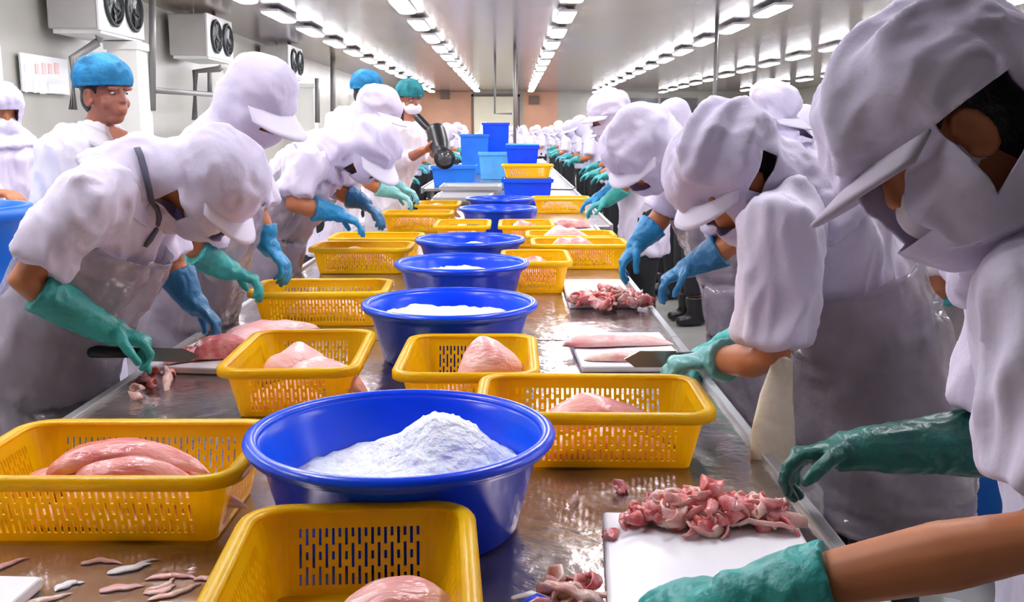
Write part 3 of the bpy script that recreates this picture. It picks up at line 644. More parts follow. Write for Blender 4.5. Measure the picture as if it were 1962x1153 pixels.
def person(sp, label, group=None, name='person'):
    """sp: H head, F face, N neck base, C chest, W waist, PV pelvis, A shoulder axis, arms, floor feet"""
    vx = sp.get('vox', .011); base = V((sp['PV'].x, sp['PV'].y, 0)); g = lambda k, d=None: sp.get(k, d); seed = sp['H'].x*5+sp['H'].y
    A = sp['A'].normalized(); H, F, N, C, W, PV = (sp[k] for k in ('H', 'F', 'N', 'C', 'W', 'PV')); fat = g('fat', 1.)
    HM = head_frame(H, F, g('roll', 0.)); H3 = HM.to_3x3(); hk = g('hk', 1.)
    front = g('front'); front = front - V((0,0,front.z)); front.normalize()
    legs = []
    for s in (-1, 1):
        hip = PV + A*(.09*s) - V((0,0,.03)); foot = V((base.x, base.y, 0)) + A*(.11*s) - front*g('stance', .02)
        kn = lerp(hip, foot + V((0,0,.08)), .5) + front*.03; legs.append((hip, kn, foot))
    # body: one continuous surface
    b = MB(); add_head(b, HM, hk)
    b.loft([H - H3 @ V((0,.012,.05)), lerp(H, N, .75), N + (C-N)*.25], [.054, .058, .085], [.056, .058, .075], A, 14)
    SH = lerp(C, N, .62)
    b.loft([PV, W, C, SH, lerp(SH, N, .7)], [x*fat for x in (.155, .135, .155, .13, .06)], [x*fat for x in (.11, .10, .105, .08, .055)], A, 16)
    for sh, el, wr, *_ in sp['arms']: b.loft([sh, lerp(sh, el, .5), el, lerp(el, wr, .35), wr], [.052, .047, .041, .043, .029], None, A, 12)
    for hip, kn, ft in legs: b.loft([hip, lerp(hip, kn, .5), kn, lerp(kn, ft, .4), ft+V((0,0,.07))], [.085, .075, .052, .052, .036], None, A, 12); b.ell(ft + front*.06 + V((0,0,.045)), (.05, .05, .035))
    root = obj(name, shift(fuse(b, g('bvox', vx), 4, 'body'), base), g('skin', M_SKIN), None, base)
    tag(root, label, 'person', group)
    def part(nm, me, m_, par=None): return obj(nm, shift(me, base), m_, par or root)
    # trousers and boots
    q = MB()
    for hip, kn, ft in legs: q.loft([hip+V((0,0,.02)), lerp(hip, kn, .5), kn, lerp(kn, ft, .55)+V((0,0,.03))], [.115, .10, .083, .078], None, A, 12, True, False)
    q.loft([PV - V((0,0,.06)), PV + V((0,0,.06))], [.17*fat, .16*fat], [.125*fat, .12*fat], A, 14)
    part('trousers', fuse(q, max(.014, vx), 4, 'trousers'), g('trouser', M_TROUSER))
    for hip, kn, ft in legs:
        q = MB(); q.loft([lerp(kn, ft, .5), lerp(kn, ft, .8), ft+V((0,0,.06))], [.072, .062, .055], None, A, 12, False, True); q.loft([ft+V((0,0,.047))-front*.03, ft+V((0,0,.045))+front*.06, ft+V((0,0,.04))+front*.13], [.052, .053, .045], [.046, .043, .036], A, 12)
        part('boot', fuse(q, max(.012, vx), 3, 'boot'), g('boot', M_BOOT))
    # coat
    hem = PV - V((0,0,g('hem', .24))); q = MB()
    q.loft([hem, lerp(hem, PV, .6), lerp(PV, W, .4), W, lerp(W, C, .55), C, SH, lerp(SH, N, .75)],
           [x*fat for x in (.205, .198, .185, .172, .182, .192, .165, .072)], [x*fat for x in (.155, .152, .145, .138, .145, .142, .108, .07)], A, 22, False, True)
    for arm in sp['arms']:
        sh, el, wr = arm[:3]; ln = arm[6].get('sleeve', .8) if len(arm) > 6 else .8
        if ln <= 1: e = lerp(sh, el, ln); q.loft([lerp(sh, SH, .35), sh, lerp(sh, e, .5), e], [.085, .083, .078, .080], None, A, 16, True, False)
        else: q.loft([lerp(sh, SH, .35), sh, lerp(sh, el, .5), el, lerp(el, wr, min(1, ln-1))], [.085, .078, .066, .06, .052], None, A, 16, True, False)
    cm = fuse(q, vx, 5, 'coat'); wa = g('wr', .012)*1.6
    if wa: wrinkle(cm, wa, (9, 9, 4), seed); wrinkle(cm, wa*.45, (22, 22, 9), seed+3)
    coat = part('coat', cm, g('coat', M_COAT))
    # gloves
    for arm in sp['arms']:
        sh, el, wr, hd, pn, curl = arm[:6]; op = arm[6] if len(arm) > 6 else {}
        gm = op.get('glove', M_TEAL); q = MB(); back = (wr-el).normalized(); cl = op.get('cuff', .13)
        add_hand(q, wr, hd, pn, curl, op.get('thumb', 1))
        if gm is not None:
            q.loft([wr - back*cl, wr - back*cl*.5, wr, wr + hd.normalized()*.02], [op.get('cr', .058), .048, .037, .035], None, A, 14, False, True)
            gl = fuse(q, op.get('vox', .005), 4, 'glove'); wrinkle(gl, .003, 28, seed); part('glove', gl, gm)
        else: part('hand', fuse(q, op.get('vox', .005), 3, 'hand'), M_SKIN)
    # headgear
    style = g('hat', 'hood')
    if style == 'hood':
        hs = g('hs', 1.); loc = lambda x, y, z: HM @ V((x*hk, y*hk, z*hk))
        q = MB(); D = g('drape', .55)
        q.ell((0, -.012*hs, .048*hs), (.104*hs*hk, .124*hs*hk, .100*hs*hk), HM, 20, 14)
        q.ell((0, .005, -.03), (.096*hs*hk, .108*hs*hk, .112*hs*hk), HM, 20, 14)
        q.loft([loc(0,-.03,.06), loc(0,-.05,.0), lerp(loc(0,-.05,-.05), N, .5), N, lerp(N, C, .3), lerp(N, C, D)], [.088*hs, .10*hs, .108, .125, .165, .192], [.08*hs, .085*hs, .088, .10, .125, .150], A, 18, True, False)
        hm = fuse(q, g('hvox', vx*.85), 9, 'hood'); ha = g('hwr', .010)*2.1
        if ha: wrinkle(hm, ha, g('hsc', (9, 5, 9)), seed+9, True, HM.inverted()); wrinkle(hm, ha*.28, (24, 12, 20), seed+4, True, HM.inverted())
        for poly in g('cuts', [[(-.052, -.035), (.052, -.035), (.052, .022), (-.052, .022)]]):
            cut_hood(hm, HM, poly, hk)
        ho = part('hood', hm, g('hoodmat', M_HOOD)); solid(ho, .003)
        if g('visor', True):
            vs = []; fs = []; na, nr = 18, 5; vl = g('vlen', .075); vd = g('vdrop', .35)
            for i in range(na+1):
                a = math.radians(-68+136*i/na); c_, s_ = math.cos(a), math.sin(a)
                for j in range(nr+1):
                    t = j/nr; ext = vl*t*(max(0, c_)**.6)
                    vs.append(HM @ V(((.100*hs*s_ + ext*s_*.15)*hk, (-.014 + .120*hs*c_ + ext)*hk, (.030 - vd*ext - .018*(1-c_)*(1+t))*hk)))
            for i in range(na):
                for j in range(nr): fs.append((i*(nr+1)+j, (i+1)*(nr+1)+j, (i+1)*(nr+1)+j+1, i*(nr+1)+j+1))
            q = MB(); q.add(vs, fs); solid(part('visor', q.mesh('visor'), g('visormat', M_VISOR), ho), .006)
    elif style in ('netb', 'nett'):
        q = MB(); q.ell((0, -.018, .062), (.102*hk, .122*hk, .098*hk), HM, 20, 14); nm_ = fuse(q, .008, 2, 'hairnet')
        bm = bmesh.new(); bm.from_mesh(nm_); inv = HM.inverted(); bmesh.ops.bisect_plane(bm, geom=bm.verts[:]+bm.edges[:]+bm.faces[:], plane_co=HM @ V((0,0,.032)), plane_no=H3 @ V((0,.06,-1)), clear_outer=True); bm.to_mesh(nm_); bm.free()
        wrinkle(nm_, .007, (22, 22, 9), seed); hn = part('hairnet', nm_, M_NETB if style == 'netb' else M_NETT); solid(hn, .003)
        q = MB(); bnd = []
        for i in range(33):
            a = 2*math.pi*i/32; bnd.append(HM @ V((.094*math.sin(a)*hk, (-.016+.113*math.cos(a))*hk, (.033+.007*math.cos(a))*hk)))
        q.tube(bnd, .007, 6); part('elastic_band', q.mesh('elastic_band'), M_NETB if style == 'netb' else M_NETT, hn)
    if g('hair', style != 'hood' or g('showhair', False)):
        q = MB(); q.ell((0, -.020, .045), (.083*hk, .098*hk, .088*hk), HM, 18, 12); q.ell((0, -.05, -.02), (.07*hk, .06*hk, .07*hk), HM)
        if g('longhair'): q.loft([HM @ V((.055,-.03,0)), HM @ V((.085,-.02,-.10)), HM @ V((.075,.03,-.20)), HM @ V((.03,.09,-.27))], [.045, .05, .045, .03], [.035, .03, .03, .02], A, 12)
        part('hair', fuse(q, .009, 3, 'hair'), M_HAIR)
    if g('mask'):
        q = MB(); q.ell((0, .048, -.056), (.070*hk, .060*hk, .048*hk), HM, 16, 10); q.loft([HM @ V((-.078, 0, -.03)), HM @ V((0, .085, -.045)), HM @ V((.078, 0, -.03))], [.022, .034, .022], [.006]*3, H3 @ V((0,0,1)), 10); part('face_mask', fuse(q, .007, 2, 'face_mask'), g('maskmat', M_MASK))
    if g('eyes'):
        for s in (-1, 1):
            q = MB(); q.ell((s*.033, .079, .004), (.012, .009, .0045), HM); ey = part('eye', q.mesh('eye'), M_BOARD)
            q = MB(); q.ell((s*.032, .0862, .0035), (.0055, .003, .0042), HM, 10, 6); part('iris', q.mesh('iris'), M_BLACK, ey)
            q = MB(); q.loft([HM @ V((s*.014, .089, .020)), HM @ V((s*.034, .088, .023)), HM @ V((s*.054, .074, .018))], [.0035]*3, None, A, 8); part('eyebrow', q.mesh('eyebrow'), M_HAIR)
    # apron: sheet wrapped round the front of the body
    ap = g('apron')
    if ap:
        rows = ap.get('rows') or [(lerp(C, N, .1), .20, .16), (lerp(W, C, .5), .202, .17), (W, .20, .168), (PV, .215, .175), (hem, .225, .185), (PV - V((0,0,ap.get('drop', .5))), .24, .195)]
        span = math.radians(ap.get('span', 105)); nn, mm_ = 40, 36; vs = []; fs = []; ctr = math.radians(ap.get('turn', 0))
        top_t = ap.get('from', 0.)
        for j in range(mm_+1):
            t = (top_t + (1-top_t)*j/mm_)*(len(rows)-1); k = min(int(t), len(rows)-2); u = t-k
            c = lerp(rows[k][0], rows[k+1][0], u); ra = rows[k][1]+(rows[k+1][1]-rows[k][1])*u; rb = rows[k][2]+(rows[k+1][2]-rows[k][2])*u
            dn = (rows[min(k+1, len(rows)-1)][0]-rows[k][0]).normalized(); fr_ = front - dn*front.dot(dn); fr_.normalize(); a_, _b = frame(dn, A)
            for i in range(nn+1):
                a = ctr - span + 2*span*i/nn; pt = c + a_*(ra*fat*math.sin(a)) + fr_*(rb*fat*math.cos(a))
                f_ = noise.noise(V((a*2.6+seed, t*.55, seed)))*.022 + noise.noise(V((a*6, t*1.6+seed, 3)))*.012 + (.5-abs(noise.noise(V((a*4+t*1.5, t*2.2-a, seed)))))*.022
                od = (pt-c).normalized(); vs.append(pt + od*(f_+.012))
        for j in range(mm_):
            for i in range(nn): fs.append((j*(nn+1)+i, j*(nn+1)+i+1, (j+1)*(nn+1)+i+1, (j+1)*(nn+1)+i))
        q = MB(); q.add(vs, fs); solid(part('apron', q.mesh('apron'), ap.get('mat', M_APRON)), .002)
    return root

def cut_hood(me, HM, poly, hk, side='F'):
    """cut a convex opening; poly points are in the face plane (x, z), or in the side plane (y, z) for side L/R"""
    if isinstance(poly, dict): side = poly['side']; poly = poly['poly']
    bm = bmesh.new(); bm.from_mesh(me); inv = HM.inverted(); bm.transform(inv)
    def to3(p): return V((p[0]*hk, 0, p[1]*hk)) if side == 'F' else V((0, p[0]*hk, p[1]*hk))
    ax = V((0,1,0)) if side == 'F' else V((1,0,0)); pts = [to3(p) for p in poly]; ctr = sum(pts, V())/len(pts); n = len(pts); planes = []
    for i in range(n):
        a, b = pts[i], pts[(i+1) % n]; no = (b-a).cross(ax).normalized()
        if (ctr-a).dot(no) > 0: no = -no
        planes.append((a, no))
    sgn = {'F': lambda c: c.y > .03, 'R': lambda c: c.x > .03, 'L': lambda c: c.x < -.03}[side]
    far = max((p-ctr).length for p in pts)*1.6
    for a, no in planes:
        fs = [f for f in bm.faces if sgn(f.calc_center_median()) and ((f.calc_center_median()-ctr) - ax*((f.calc_center_median()-ctr).dot(ax))).length < far]
        gs = set(fs); 
        for f in fs: gs.update(f.edges); gs.update(f.verts)
        bmesh.ops.bisect_plane(bm, geom=list(gs), plane_co=a, plane_no=no, dist=1e-5)
    dead = [f for f in bm.faces if sgn(f.calc_center_median()) and all((f.calc_center_median()-a).dot(no) < 0 for a, no in planes)]
    bmesh.ops.delete(bm, geom=dead, context='FACES'); bm.transform(HM); bm.to_mesh(me); bm.free(); me.update()

def collar(root, N, front, m_):
    """turned-down shirt collar: band round the neck with two pointed leaves meeting in a V"""
    side = V((-front.y, front.x, 0)).normalized(); front = front.normalized(); vs = []; fs = []; n = 28
    for i in range(n+1):
        a = math.radians(-165+330*i/n); back = -math.cos(a); s_ = math.sin(a); tip = max(0, abs(a)/math.radians(165))**3
        c = N + V((0, 0, .030 - .055*tip)); d = side*s_ - front*math.cos(a)
        vs += [c + d*.074, c + d*.082 + V((0,0,.012)), c + d*(.118+.035*tip) + V((0,0,-.035-.05*tip))]
    for i in range(n):
        for k in range(2): fs.append((i*3+k, i*3+k+1, i*3+k+4, i*3+k+3))
    q = MB(); q.add([v-V(root.location) for v in vs], fs); solid(obj('collar', q.mesh('collar'), m_, root), .004)
    q = MB(); c = N - V(root.location)
    q.add([c+front*.115+side*.045+V((0,0,-.0)), c+front*.115-side*.045+V((0,0,-.0)), c+front*.165+V((0,0,-.13)), c+front*.06+V((0,0,.03))], [(0,2,1), (0,1,3)]); obj('throat', q.mesh('throat'), M_FACE, root)
def strap(root, uv, w_, m_, nm='strap'):
    """flat band laid on the clothing"""
    bpy.context.view_layer.update(); dg = bpy.context.evaluated_depsgraph_get(); pts = []; nrm = []
    for u, v in uv:
        d = (P(u, v, 3.) - V((0,0,CAMZ))).normalized(); hit, loc, n, *_ = SC.ray_cast(dg, V((0,0,CAMZ)), d)
        if hit: pts.append(loc + n*.006); nrm.append(n)
    vs = []; fs = []
    for i, p in enumerate(pts):
        t = (pts[min(i+1, len(pts)-1)]-pts[max(i-1, 0)]).normalized(); sd = t.cross(nrm[i]).normalized(); vs += [p-sd*w_-V(root.location), p+sd*w_-V(root.location)]
    for i in range(len(pts)-1): fs.append((2*i, 2*i+1, 2*i+3, 2*i+2))
    q = MB(); q.add(vs, fs); solid(obj(nm, q.mesh(nm), m_, root), .004)
YA = V((0,1,0)); RX = V((1,0,0)); LX = V((-1,0,0)); DN = V((0,0,-1))
# ---- left side
# bent worker with knife, front left
cutter = person(dict(H=P(408,360,2.62), F=V((.50,-.12,-.86)), N=P(285,330,2.62), C=P(215,405,2.62), W=P(125,585,2.62), PV=P(75,735,2.62), A=YA, front=RX, vox=.010, hs=1.08, hwr=.008, wr=.011, vlen=.06,
    cuts=[[(-.05,-.06),(.05,-.06),(.05,.0),(-.05,.0)], {'side':'R','poly':[(-.03,-.10),(.03,-.11),(.05,-.05),(-.02,-.03)]}], showhair=False, mask=True, maskmat=M_MASK,
    arms=[(P(165,385,2.42), P(45,540,2.36), P(205,632,2.46), V((.80,.30,-.34)), V((-.1,-.1,-.95)), .95, dict(sleeve=.78, cuff=.19, thumb=-1, cr=.056, vox=.0045)),
          (P(300,430,2.84), P(332,515,2.87), P(366,575,2.86), V((.55,.05,-.55)), V((-.3,-.2,-.9)), .6, dict(sleeve=.7, cuff=.09, glove=M_DKBLUEG, vox=.005))],
    apron=dict(span=122, turn=0, **{'from': .08})), 'bent worker in white hood and clear apron cutting fish, front left')
strap(cutter, [(262,286),(268,300),(274,320),(279,342),(284,362),(291,382),(298,400),(302,418),(297,438),(287,455),(275,470)], .008, M_STRAP)
knife(P(282,676,2.53), V((.93,.30,-.10)), V((0,-.35,-1)), 'black handled knife in the teal glove of the front left worker', Lb=.13, grip=.135)
# upright worker behind
person(dict(H=P(493,198,3.30), F=V((.74,-.34,-.52)), N=P(432,262,3.32), C=P(405,345,3.32), W=P(355,500,3.32), PV=P(330,620,3.32), A=V((.15,1,0)), front=RX, hs=1.06, hwr=.006, vlen=.095, vdrop=.45,
    cuts=[[(-.05,-.045),(.06,-.045),(.06,.02),(-.05,.02)]], mask=False,
    arms=[(P(405,345,3.13), P(375,480,3.10), P(432,515,3.18), V((.8,.25,-.35)), DN, .6, dict(cuff=.13, sleeve=.85)),
          (P(480,345,3.52), P(492,410,3.52), P(512,468,3.50), V((.55,-.1,-.62)), V((-.5,0,-.7)), .6, dict(cuff=.06, glove=M_BLUEG, sleeve=.75))],
    apron=dict(span=100, **{'from': .05})), 'upright worker in tall white visor hood with teal and blue gloves, behind front left worker')
# bent worker with bright blue gloves
person(dict(H=P(708,293,4.6), F=V((.58,-.36,-.73)), N=P(632,288,4.62), C=P(590,325,4.62), W=P(515,430,4.62), PV=P(488,530,4.62), A=V((.12,1,0)), front=RX, hs=1.07, hwr=.010, wr=.014, vlen=.085,
    cuts=[[(-.06,-.05),(.06,-.05),(.06,.015),(-.06,.015)], {'side':'R','poly':[(.0,-.10),(.04,-.11),(.06,-.06),(.02,-.04)]}],
    arms=[(P(578,322,4.38), P(562,392,4.33), P(642,408,4.42), V((.85,.2,-.38)), DN, .4, dict(cuff=.10, glove=M_BLUEG, sleeve=.75)),
          (P(640,320,4.84), P(655,372,4.84), P(694,386,4.82), V((.7,-.1,-.55)), DN, .4, dict(cuff=.07, glove=M_DKBLUEG, sleeve=.7))],
    apron=dict(span=110, **{'from': .05})), 'bent worker in crumpled white coat with bright blue gloves, left side')
# worker behind, left
person(dict(H=P(725,216,6.1), F=V((.80,-.22,-.40)), N=P(700,252,6.1), C=P(675,288,6.1), W=P(635,360,6.1), PV=P(610,412,6.1), A=YA, front=RX, vox=.013, hs=1.1, vlen=.08,
    arms=[(P(705,290,5.92), P(705,352,5.92), P(752,368,5.98), V((.8,.1,-.35)), DN, .5, dict(cuff=.10, glove=M_AQUA, vox=.007)), (P(720,285,6.3), P(730,340,6.3), P(765,358,6.3), V((.8,0,-.35)), DN, .5, dict(glove=M_AQUA, vox=.007))]),
    'worker in white hood between the blue gloved worker and the photographer')
# man in blue hair cap
capped = person(dict(H=P(203,180,4.2), F=V((.89,-.45,-.03)), N=P(190,250,4.22), C=P(165,300,4.22), W=P(155,430,4.22), PV=P(155,530,4.22), A=V((.5,.85,0)), front=V((.85,-.5,0)), vox=.010, bvox=.0055, fat=1.08, hat='netb', eyes=True, skin=M_FACE, coat=M_SHIRT, hk=1.06, wr=.008,
    arms=[(P(105,290,4.08), P(85,400,4.05), P(100,500,4.15), V((.2,0,-.9)), RX, .4, dict(sleeve=1.9, glove=None, vox=.008)), (P(225,290,4.42), P(245,390,4.45), P(240,480,4.4), V((.2,0,-.9)), LX, .4, dict(sleeve=1.9, glove=None, vox=.008))]),
    'standing man in blue hair cap and open-collared white coat')
collar(capped, P(192,252,4.22), V((.85,-.5,0)), M_SHIRT)
# hooded person at the left edge
person(dict(H=P(-2,215,4.9), F=V((.75,-.66,-.1)), N=P(0,262,4.92), C=P(5,300,4.92), W=P(5,400,4.92), PV=P(5,470,4.92), A=V((.65,.75,0)), front=V((.75,-.65,0)), vox=.013, trouser=M_GREYTR, mask=True, visor=False,
    arms=[(P(-40,305,4.8), P(-50,370,4.75), P(-10,370,4.6), V((.8,-.3,0)), DN, .5, dict(sleeve=1.9, glove=None, vox=.008)), (P(45,300,5.05), P(56,360,5.0), P(50,400,4.9), V((0,-.1,-.9)), LX, .5, dict(sleeve=1.9, glove=None, vox=.008))]),
    'hooded figure in white at the left edge of the hall')
# visitors with hairnets
person(dict(H=P(706,178,7.1), F=V((.75,.62,-.05)), N=P(690,212,7.1), C=P(676,242,7.1), W=P(650,315,7.1), PV=P(634,378,7.1), A=V((.7,-.7,0)), front=V((.7,.7,0)), vox=.013, hat='netb', coat=M_SHIRT, fat=1.1,
    arms=[(P(645,232,7.2), P(635,290,7.2), P(655,330,7.25), V((.3,.3,-.8)), DN, .4, dict(sleeve=1.9, glove=None, vox=.009)), (P(722,235,7.0), P(730,290,7.0), P(735,330,7.1), V((.3,.3,-.8)), DN, .4, dict(sleeve=1.9, glove=None, vox=.009))]),
    'visitor in blue-green hairnet seen from behind on the left')
person(dict(H=P(786,192,7.6), F=V((.55,-.82,-.12)), N=P(783,228,7.62), C=P(782,258,7.62), W=P(750,325,7.62), PV=P(730,378,7.62), A=V((.8,.55,0)), front=V((.55,-.8,0)), vox=.012, bvox=.008, hat='nett', mask=True, longhair=True, coat=M_SHIRT, skin=M_FACE, eyes=True,
    arms=[(P(752,258,7.55), P(765,312,7.45), P(812,288,7.25), V((.8,-.2,.1)), V((.2,0,.9)), .7, dict(sleeve=1.5, glove=None, vox=.006)), (P(812,256,7.7), P(832,305,7.6), P(832,285,7.32), V((.1,-.3,.8)), LX, .7, dict(sleeve=1.6, glove=None, vox=.006))]),
    'photographer in teal hairnet and white face mask holding a black camera')
cr_ = empty('video_camera', P(838,272,7.22)); tag(cr_, 'black video camera with big lens held by the masked photographer', 'camera')
q = MB(); o0 = V(cr_.location)
q.loft([P(835,250,7.26)-o0, P(842,278,7.20)-o0, P(845,292,7.14)-o0], [.07, .075, .06], [.055, .06, .055], RX, 12); obj('body', q.mesh('body'), M_BLACK, cr_)
q = MB(); q.loft([P(843,288,7.18)-o0, P(850,300,7.02)-o0, P(852,304,6.92)-o0], [.05, .068, .074], None, RX, 18, True, False); ln = obj('lens', q.mesh('lens'), M_BLACK, cr_)
q = MB(); q.loft([P(852,304,6.925)-o0, P(852.2,304.3,6.912)-o0], [.05, .05], None, RX, 18); obj('glass', q.mesh('glass'), M_DARK, ln)
q = MB(); q.loft([P(800,224,7.36)-o0, P(815,240,7.32)-o0, P(832,256,7.25)-o0], [.03, .032, .03], [.022]*3, RX, 10); obj('top_handle', q.mesh('top_handle'), M_BLACK, cr_)

# ---- right side
# huge nearest worker
person(dict(roll=.30, H=P(1805,270,1.27), F=V((-.77,-.03,-.64)), N=P(1985,445,1.30), C=P(2080,560,1.33), W=V((.86,1.36,1.02)), PV=V((.90,1.36,.86)), A=V((.05,1,0)), front=LX, vox=.009, hvox=.0065, bvox=.005, hs=1.12, hwr=.011, hsc=(8,4,8), wr=.010, vlen=.07, vdrop=.15, drape=.30, showhair=True, mask=True, visormat=mat('visor_shaded', (.50,.45,.54), .8),  # visor colour darkened to carry the shade of its underside
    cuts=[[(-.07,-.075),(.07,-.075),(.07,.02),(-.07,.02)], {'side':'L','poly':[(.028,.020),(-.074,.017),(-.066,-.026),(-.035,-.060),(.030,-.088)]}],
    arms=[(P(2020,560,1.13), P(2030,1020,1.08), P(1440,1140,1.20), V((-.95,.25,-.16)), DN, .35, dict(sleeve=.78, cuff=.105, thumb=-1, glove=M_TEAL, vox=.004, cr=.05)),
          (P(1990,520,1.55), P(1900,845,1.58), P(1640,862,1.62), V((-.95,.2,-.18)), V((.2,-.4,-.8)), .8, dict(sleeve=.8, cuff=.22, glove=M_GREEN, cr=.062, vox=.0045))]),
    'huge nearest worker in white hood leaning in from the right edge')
# second right worker with knife
person(dict(H=P(1398,338,2.22), F=V((-.62,-.22,-.74)), N=P(1505,368,2.27), C=P(1590,455,2.29), W=P(1652,660,2.32), PV=P(1695,845,2.34), A=YA, front=LX, vox=.010, hs=1.07, hwr=.011, wr=.013, hem=.10, boot=M_BLACK, fat=1.06, vlen=.05, showhair=True,
    cuts=[[(-.06,-.06),(.06,-.06),(.06,.015),(-.06,.015)], {'side':'L','poly':[(.03,.0),(-.05,.035),(-.065,.0),(.015,-.03)]}],
    arms=[(P(1498,430,2.07), P(1478,688,2.05), P(1372,690,2.24), V((-.97,.12,-.1)), DN, .85, dict(sleeve=.86, cuff=.045, glove=M_AQUA, thumb=-1, cr=.05, vox=.0045)),
          (P(1545,420,2.5), P(1500,620,2.55), P(1400,655,2.62), V((-.9,-.1,-.35)), DN, .7, dict(sleeve=.8, cuff=.08, glove=M_TEAL))],
    apron=dict(span=140, turn=0, drop=.16, **{'from': .10})), 'second right worker in white coat and clear apron gripping a wide knife')
knife(P(1296,684,2.34), V((-1,.12,-.03)), V((0,.25,-1)), 'wide grey knife in the pale green glove of the second right worker', Lb=.125, grip=.10, w_=.045)
# third right worker
person(dict(H=P(1232,288,3.35), F=V((-.50,-.34,-.80)), N=P(1318,312,3.42), C=P(1385,370,3.45), W=P(1440,510,3.48), PV=P(1470,640,3.48), A=V((-.1,1,0)), front=LX, vox=.011, hs=1.07, hwr=.010, vlen=.05, hem=.14, boot=M_BLACK,
    cuts=[[(-.06,-.06),(.06,-.06),(.06,.015),(-.06,.015)], {'side':'L','poly':[(.02,-.08),(-.03,-.055),(-.035,-.10),(.01,-.115)]}],
    arms=[(P(1385,395,3.2), P(1402,468,3.15), P(1325,508,3.2), V((-.85,.1,-.5)), DN, .6, dict(sleeve=.6, cuff=.11, glove=M_DKBLUEG)),
          (P(1290,360,3.62), P(1266,418,3.62), P(1225,462,3.60), V((-.6,.0,-.78)), V((.5,0,-.5)), .5, dict(sleeve=.75, cuff=.08, glove=M_BLUEG))],
    apron=dict(span=120, **{'from': .05})), 'third right worker bending over red trimmings with blue gloves')
# fourth right worker, upright
person(dict(H=P(1166,220,6.2), F=V((-.86,-.30,-.30)), N=P(1190,248,6.2), C=P(1200,280,6.2), W=P(1222,355,6.2), PV=P(1235,410,6.2), A=YA, front=LX, vox=.013, hs=1.04, vlen=.07,
    arms=[(P(1195,285,6.0), P(1200,355,5.98), P(1165,385,6.05), V((-.85,.1,-.3)), DN, .5, dict(cuff=.14, vox=.007)), (P(1200,285,6.4), P(1195,350,6.4), P(1150,378,6.35), V((-.85,0,-.3)), DN, .5, dict(cuff=.12, glove=M_BLUEG, vox=.007))]),
    'upright worker in rounded white hood with teal gloves beside the third table')
# worker of the second line, between hood of second worker and nearest worker
person(dict(H=P(1482,224,4.8), F=V((.72,-.55,-.30)), N=P(1500,262,4.8), C=P(1512,300,4.8), W=P(1510,400,4.8), PV=P(1505,480,4.8), A=V((.4,.9,0)), front=RX, vox=.012, hs=1.08, hwr=.012, vlen=.08,
    arms=[(P(1470,305,4.62), P(1470,390,4.6), P(1530,410,4.6), V((.9,0,-.2)), DN, .5, dict(vox=.008)), (P(1570,305,5.0), P(1575,390,5.0), P(1610,410,5.0), V((.9,0,-.2)), DN, .5, dict(vox=.008))]),
    'worker with big puffed white hood standing behind the second right worker')
# worker back to back, glimpsed beside the nearest worker
person(dict(H=P(1850,280,2.9), F=V((.8,-.1,-.5)), N=P(1790,345,2.92), C=P(1775,430,2.92), W=P(1765,620,2.92), PV=P(1765,780,2.92), A=YA, front=RX, vox=.012, coat=mat('beige_coat', (.66,.60,.60), .8, bump=.3, bscale=16),
    arms=[(P(1790,430,2.72), P(1800,545,2.7), P(1880,560,2.75), V((.9,0,-.2)), DN, .5, dict(sleeve=.8, vox=.008)), (P(1800,430,3.1), P(1820,560,3.1), P(1900,580,3.1), V((.9,0,-.2)), DN, .5, dict(vox=.008))]),
    'worker in beige smock turned to the other table, glimpsed beside the nearest worker')

# cream flap added as the lit front of the second right worker's apron
q = MB(); c0 = P(1490,700,1.95)
pts = [P(1500,690,2.02), P(1490,760,2.0), P(1480,840,1.96), P(1470,905,1.93), P(1466,955,1.92)]
q.loft([p-c0 for p in pts], [.022, .036, .046, .036, .008], [.006]*5, RX, 14); fm = q.mesh('lit_apron_flap'); wrinkle(fm, .006, 20, 2)
tag(obj('lit_apron_flap', fm, M_CREAM, None, c0), 'cream pointed flap drawn as the lit front of the second right worker apron', 'plastic flap')

# ---- crowd further down the hall: a few builds, copied
def worker_spec(x, y, face, lean, vox):
    """standing worker; face +1 looks to +x, -1 to -x"""
    f = V((face, 0, 0)); o = V((x, y, 0)); p = lambda a, b, z: o + f*a + V((0, b, z))
    return dict(H=p(.14+lean, 0, 1.50-lean*.35), F=V((face*.8, -.15, -.45)), N=p(.05+lean*.8, 0, 1.36-lean*.3), C=p(.02+lean*.55, 0, 1.22-lean*.15), W=p(0, 0, 1.0), PV=p(0, 0, .84), A=YA, front=f, vox=vox, hvox=vox, bvox=vox, hs=1.08, hwr=0, wr=.008, hem=.06, boot=M_BLACK,
        arms=[(p(.03+lean*.6, s*.19, 1.26-lean*.2), p(.06+lean*.5, s*.24, 1.02), p(.30+lean*.4, s*.13, .98), V((face, 0, -.2)), DN, .5, dict(vox=.010, cuff=.12, glove=(M_TEAL, M_BLUEG)[s > 0])) for s in (-1, 1)])
protos = {}
for face in (-1, 1):
    for k, ln in enumerate((.02, .12)):
        protos[face, k] = person(worker_spec(0, 0, face, ln, .018), 'x', None)
used = set()
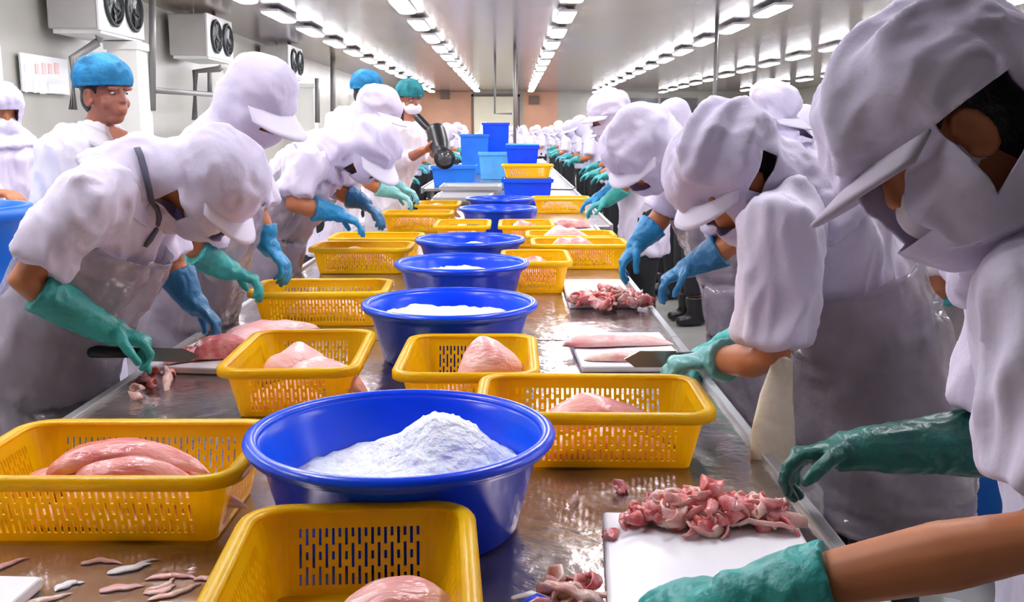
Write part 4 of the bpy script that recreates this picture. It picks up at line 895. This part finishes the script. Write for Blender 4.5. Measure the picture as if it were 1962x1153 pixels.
def crowd(x, y, face, k, label, group, rz=0., z=1.):
    key = (face, k); o = protos[key] if key not in used else copy_tree(protos[key]); used.add(key)
    o.location = (x, y, 0); o.rotation_euler.z = rz; o.scale = (z, z, z); tag(o, ordinal(group, 'far-off') + ' ' + label, 'person', group)
rr = random.Random(5)
Y_ = 7.6; i = 0
while Y_ < 34:
    crowd(1.34+rr.uniform(-.08, .12), Y_, -1, i % 2, 'white hooded worker in dark trousers in the row right of the centre table', 'far row right of the centre table', rr.uniform(-.25, .25), rr.uniform(.97, 1.06)); Y_ += rr.uniform(.85, 1.25)*(1 if Y_ < 16 else 1.6); i += 1
Y_ = 9.6
while Y_ < 30:
    crowd(-1.55+rr.uniform(-.1, .08), Y_, 1, i % 2, 'white hooded worker in the row left of the centre table', 'far row left of the centre table', rr.uniform(-.25, .25), rr.uniform(.96, 1.04)); Y_ += rr.uniform(1.2, 2.2); i += 1
Y_ = 5.4
while Y_ < 22:
    crowd(1.78+rr.uniform(-.06, .08), Y_, 1, i % 2, 'white hooded worker with back to the centre line, at the second right table', 'near side of the second right table', rr.uniform(-.3, .3), rr.uniform(.96, 1.04)); Y_ += rr.uniform(1.0, 1.6); i += 1
Y_ = 6.2
while Y_ < 22:
    crowd(4.15+rr.uniform(-.06, .1), Y_, -1, i % 2, 'white hooded worker across the second right table', 'far side of the second right table', rr.uniform(-.3, .3), rr.uniform(.96, 1.04)); Y_ += rr.uniform(1.2, 1.9); i += 1
Y_ = 9.0
while Y_ < 20:
    crowd(5.2+rr.uniform(-.06, .1), Y_, 1, i % 2, 'white hooded worker at the third right table', 'third right table', rr.uniform(-.3, .3), rr.uniform(.96, 1.04)); Y_ += rr.uniform(1.6, 2.4); i += 1

for X_, Yy in ((-.95, 31), (-.4, 33), (.15, 30), (.55, 32), (.85, 28), (-.7, 36), (.3, 36.5), (.95, 35), (-1.7, 33)):
    crowd(X_, Yy, 1 if X_ < 0 else -1, i % 2, 'tiny white hooded worker at the far end of the centre line', 'far end of the centre line', rr.uniform(-1, 1), rr.uniform(.98, 1.06)); i += 1
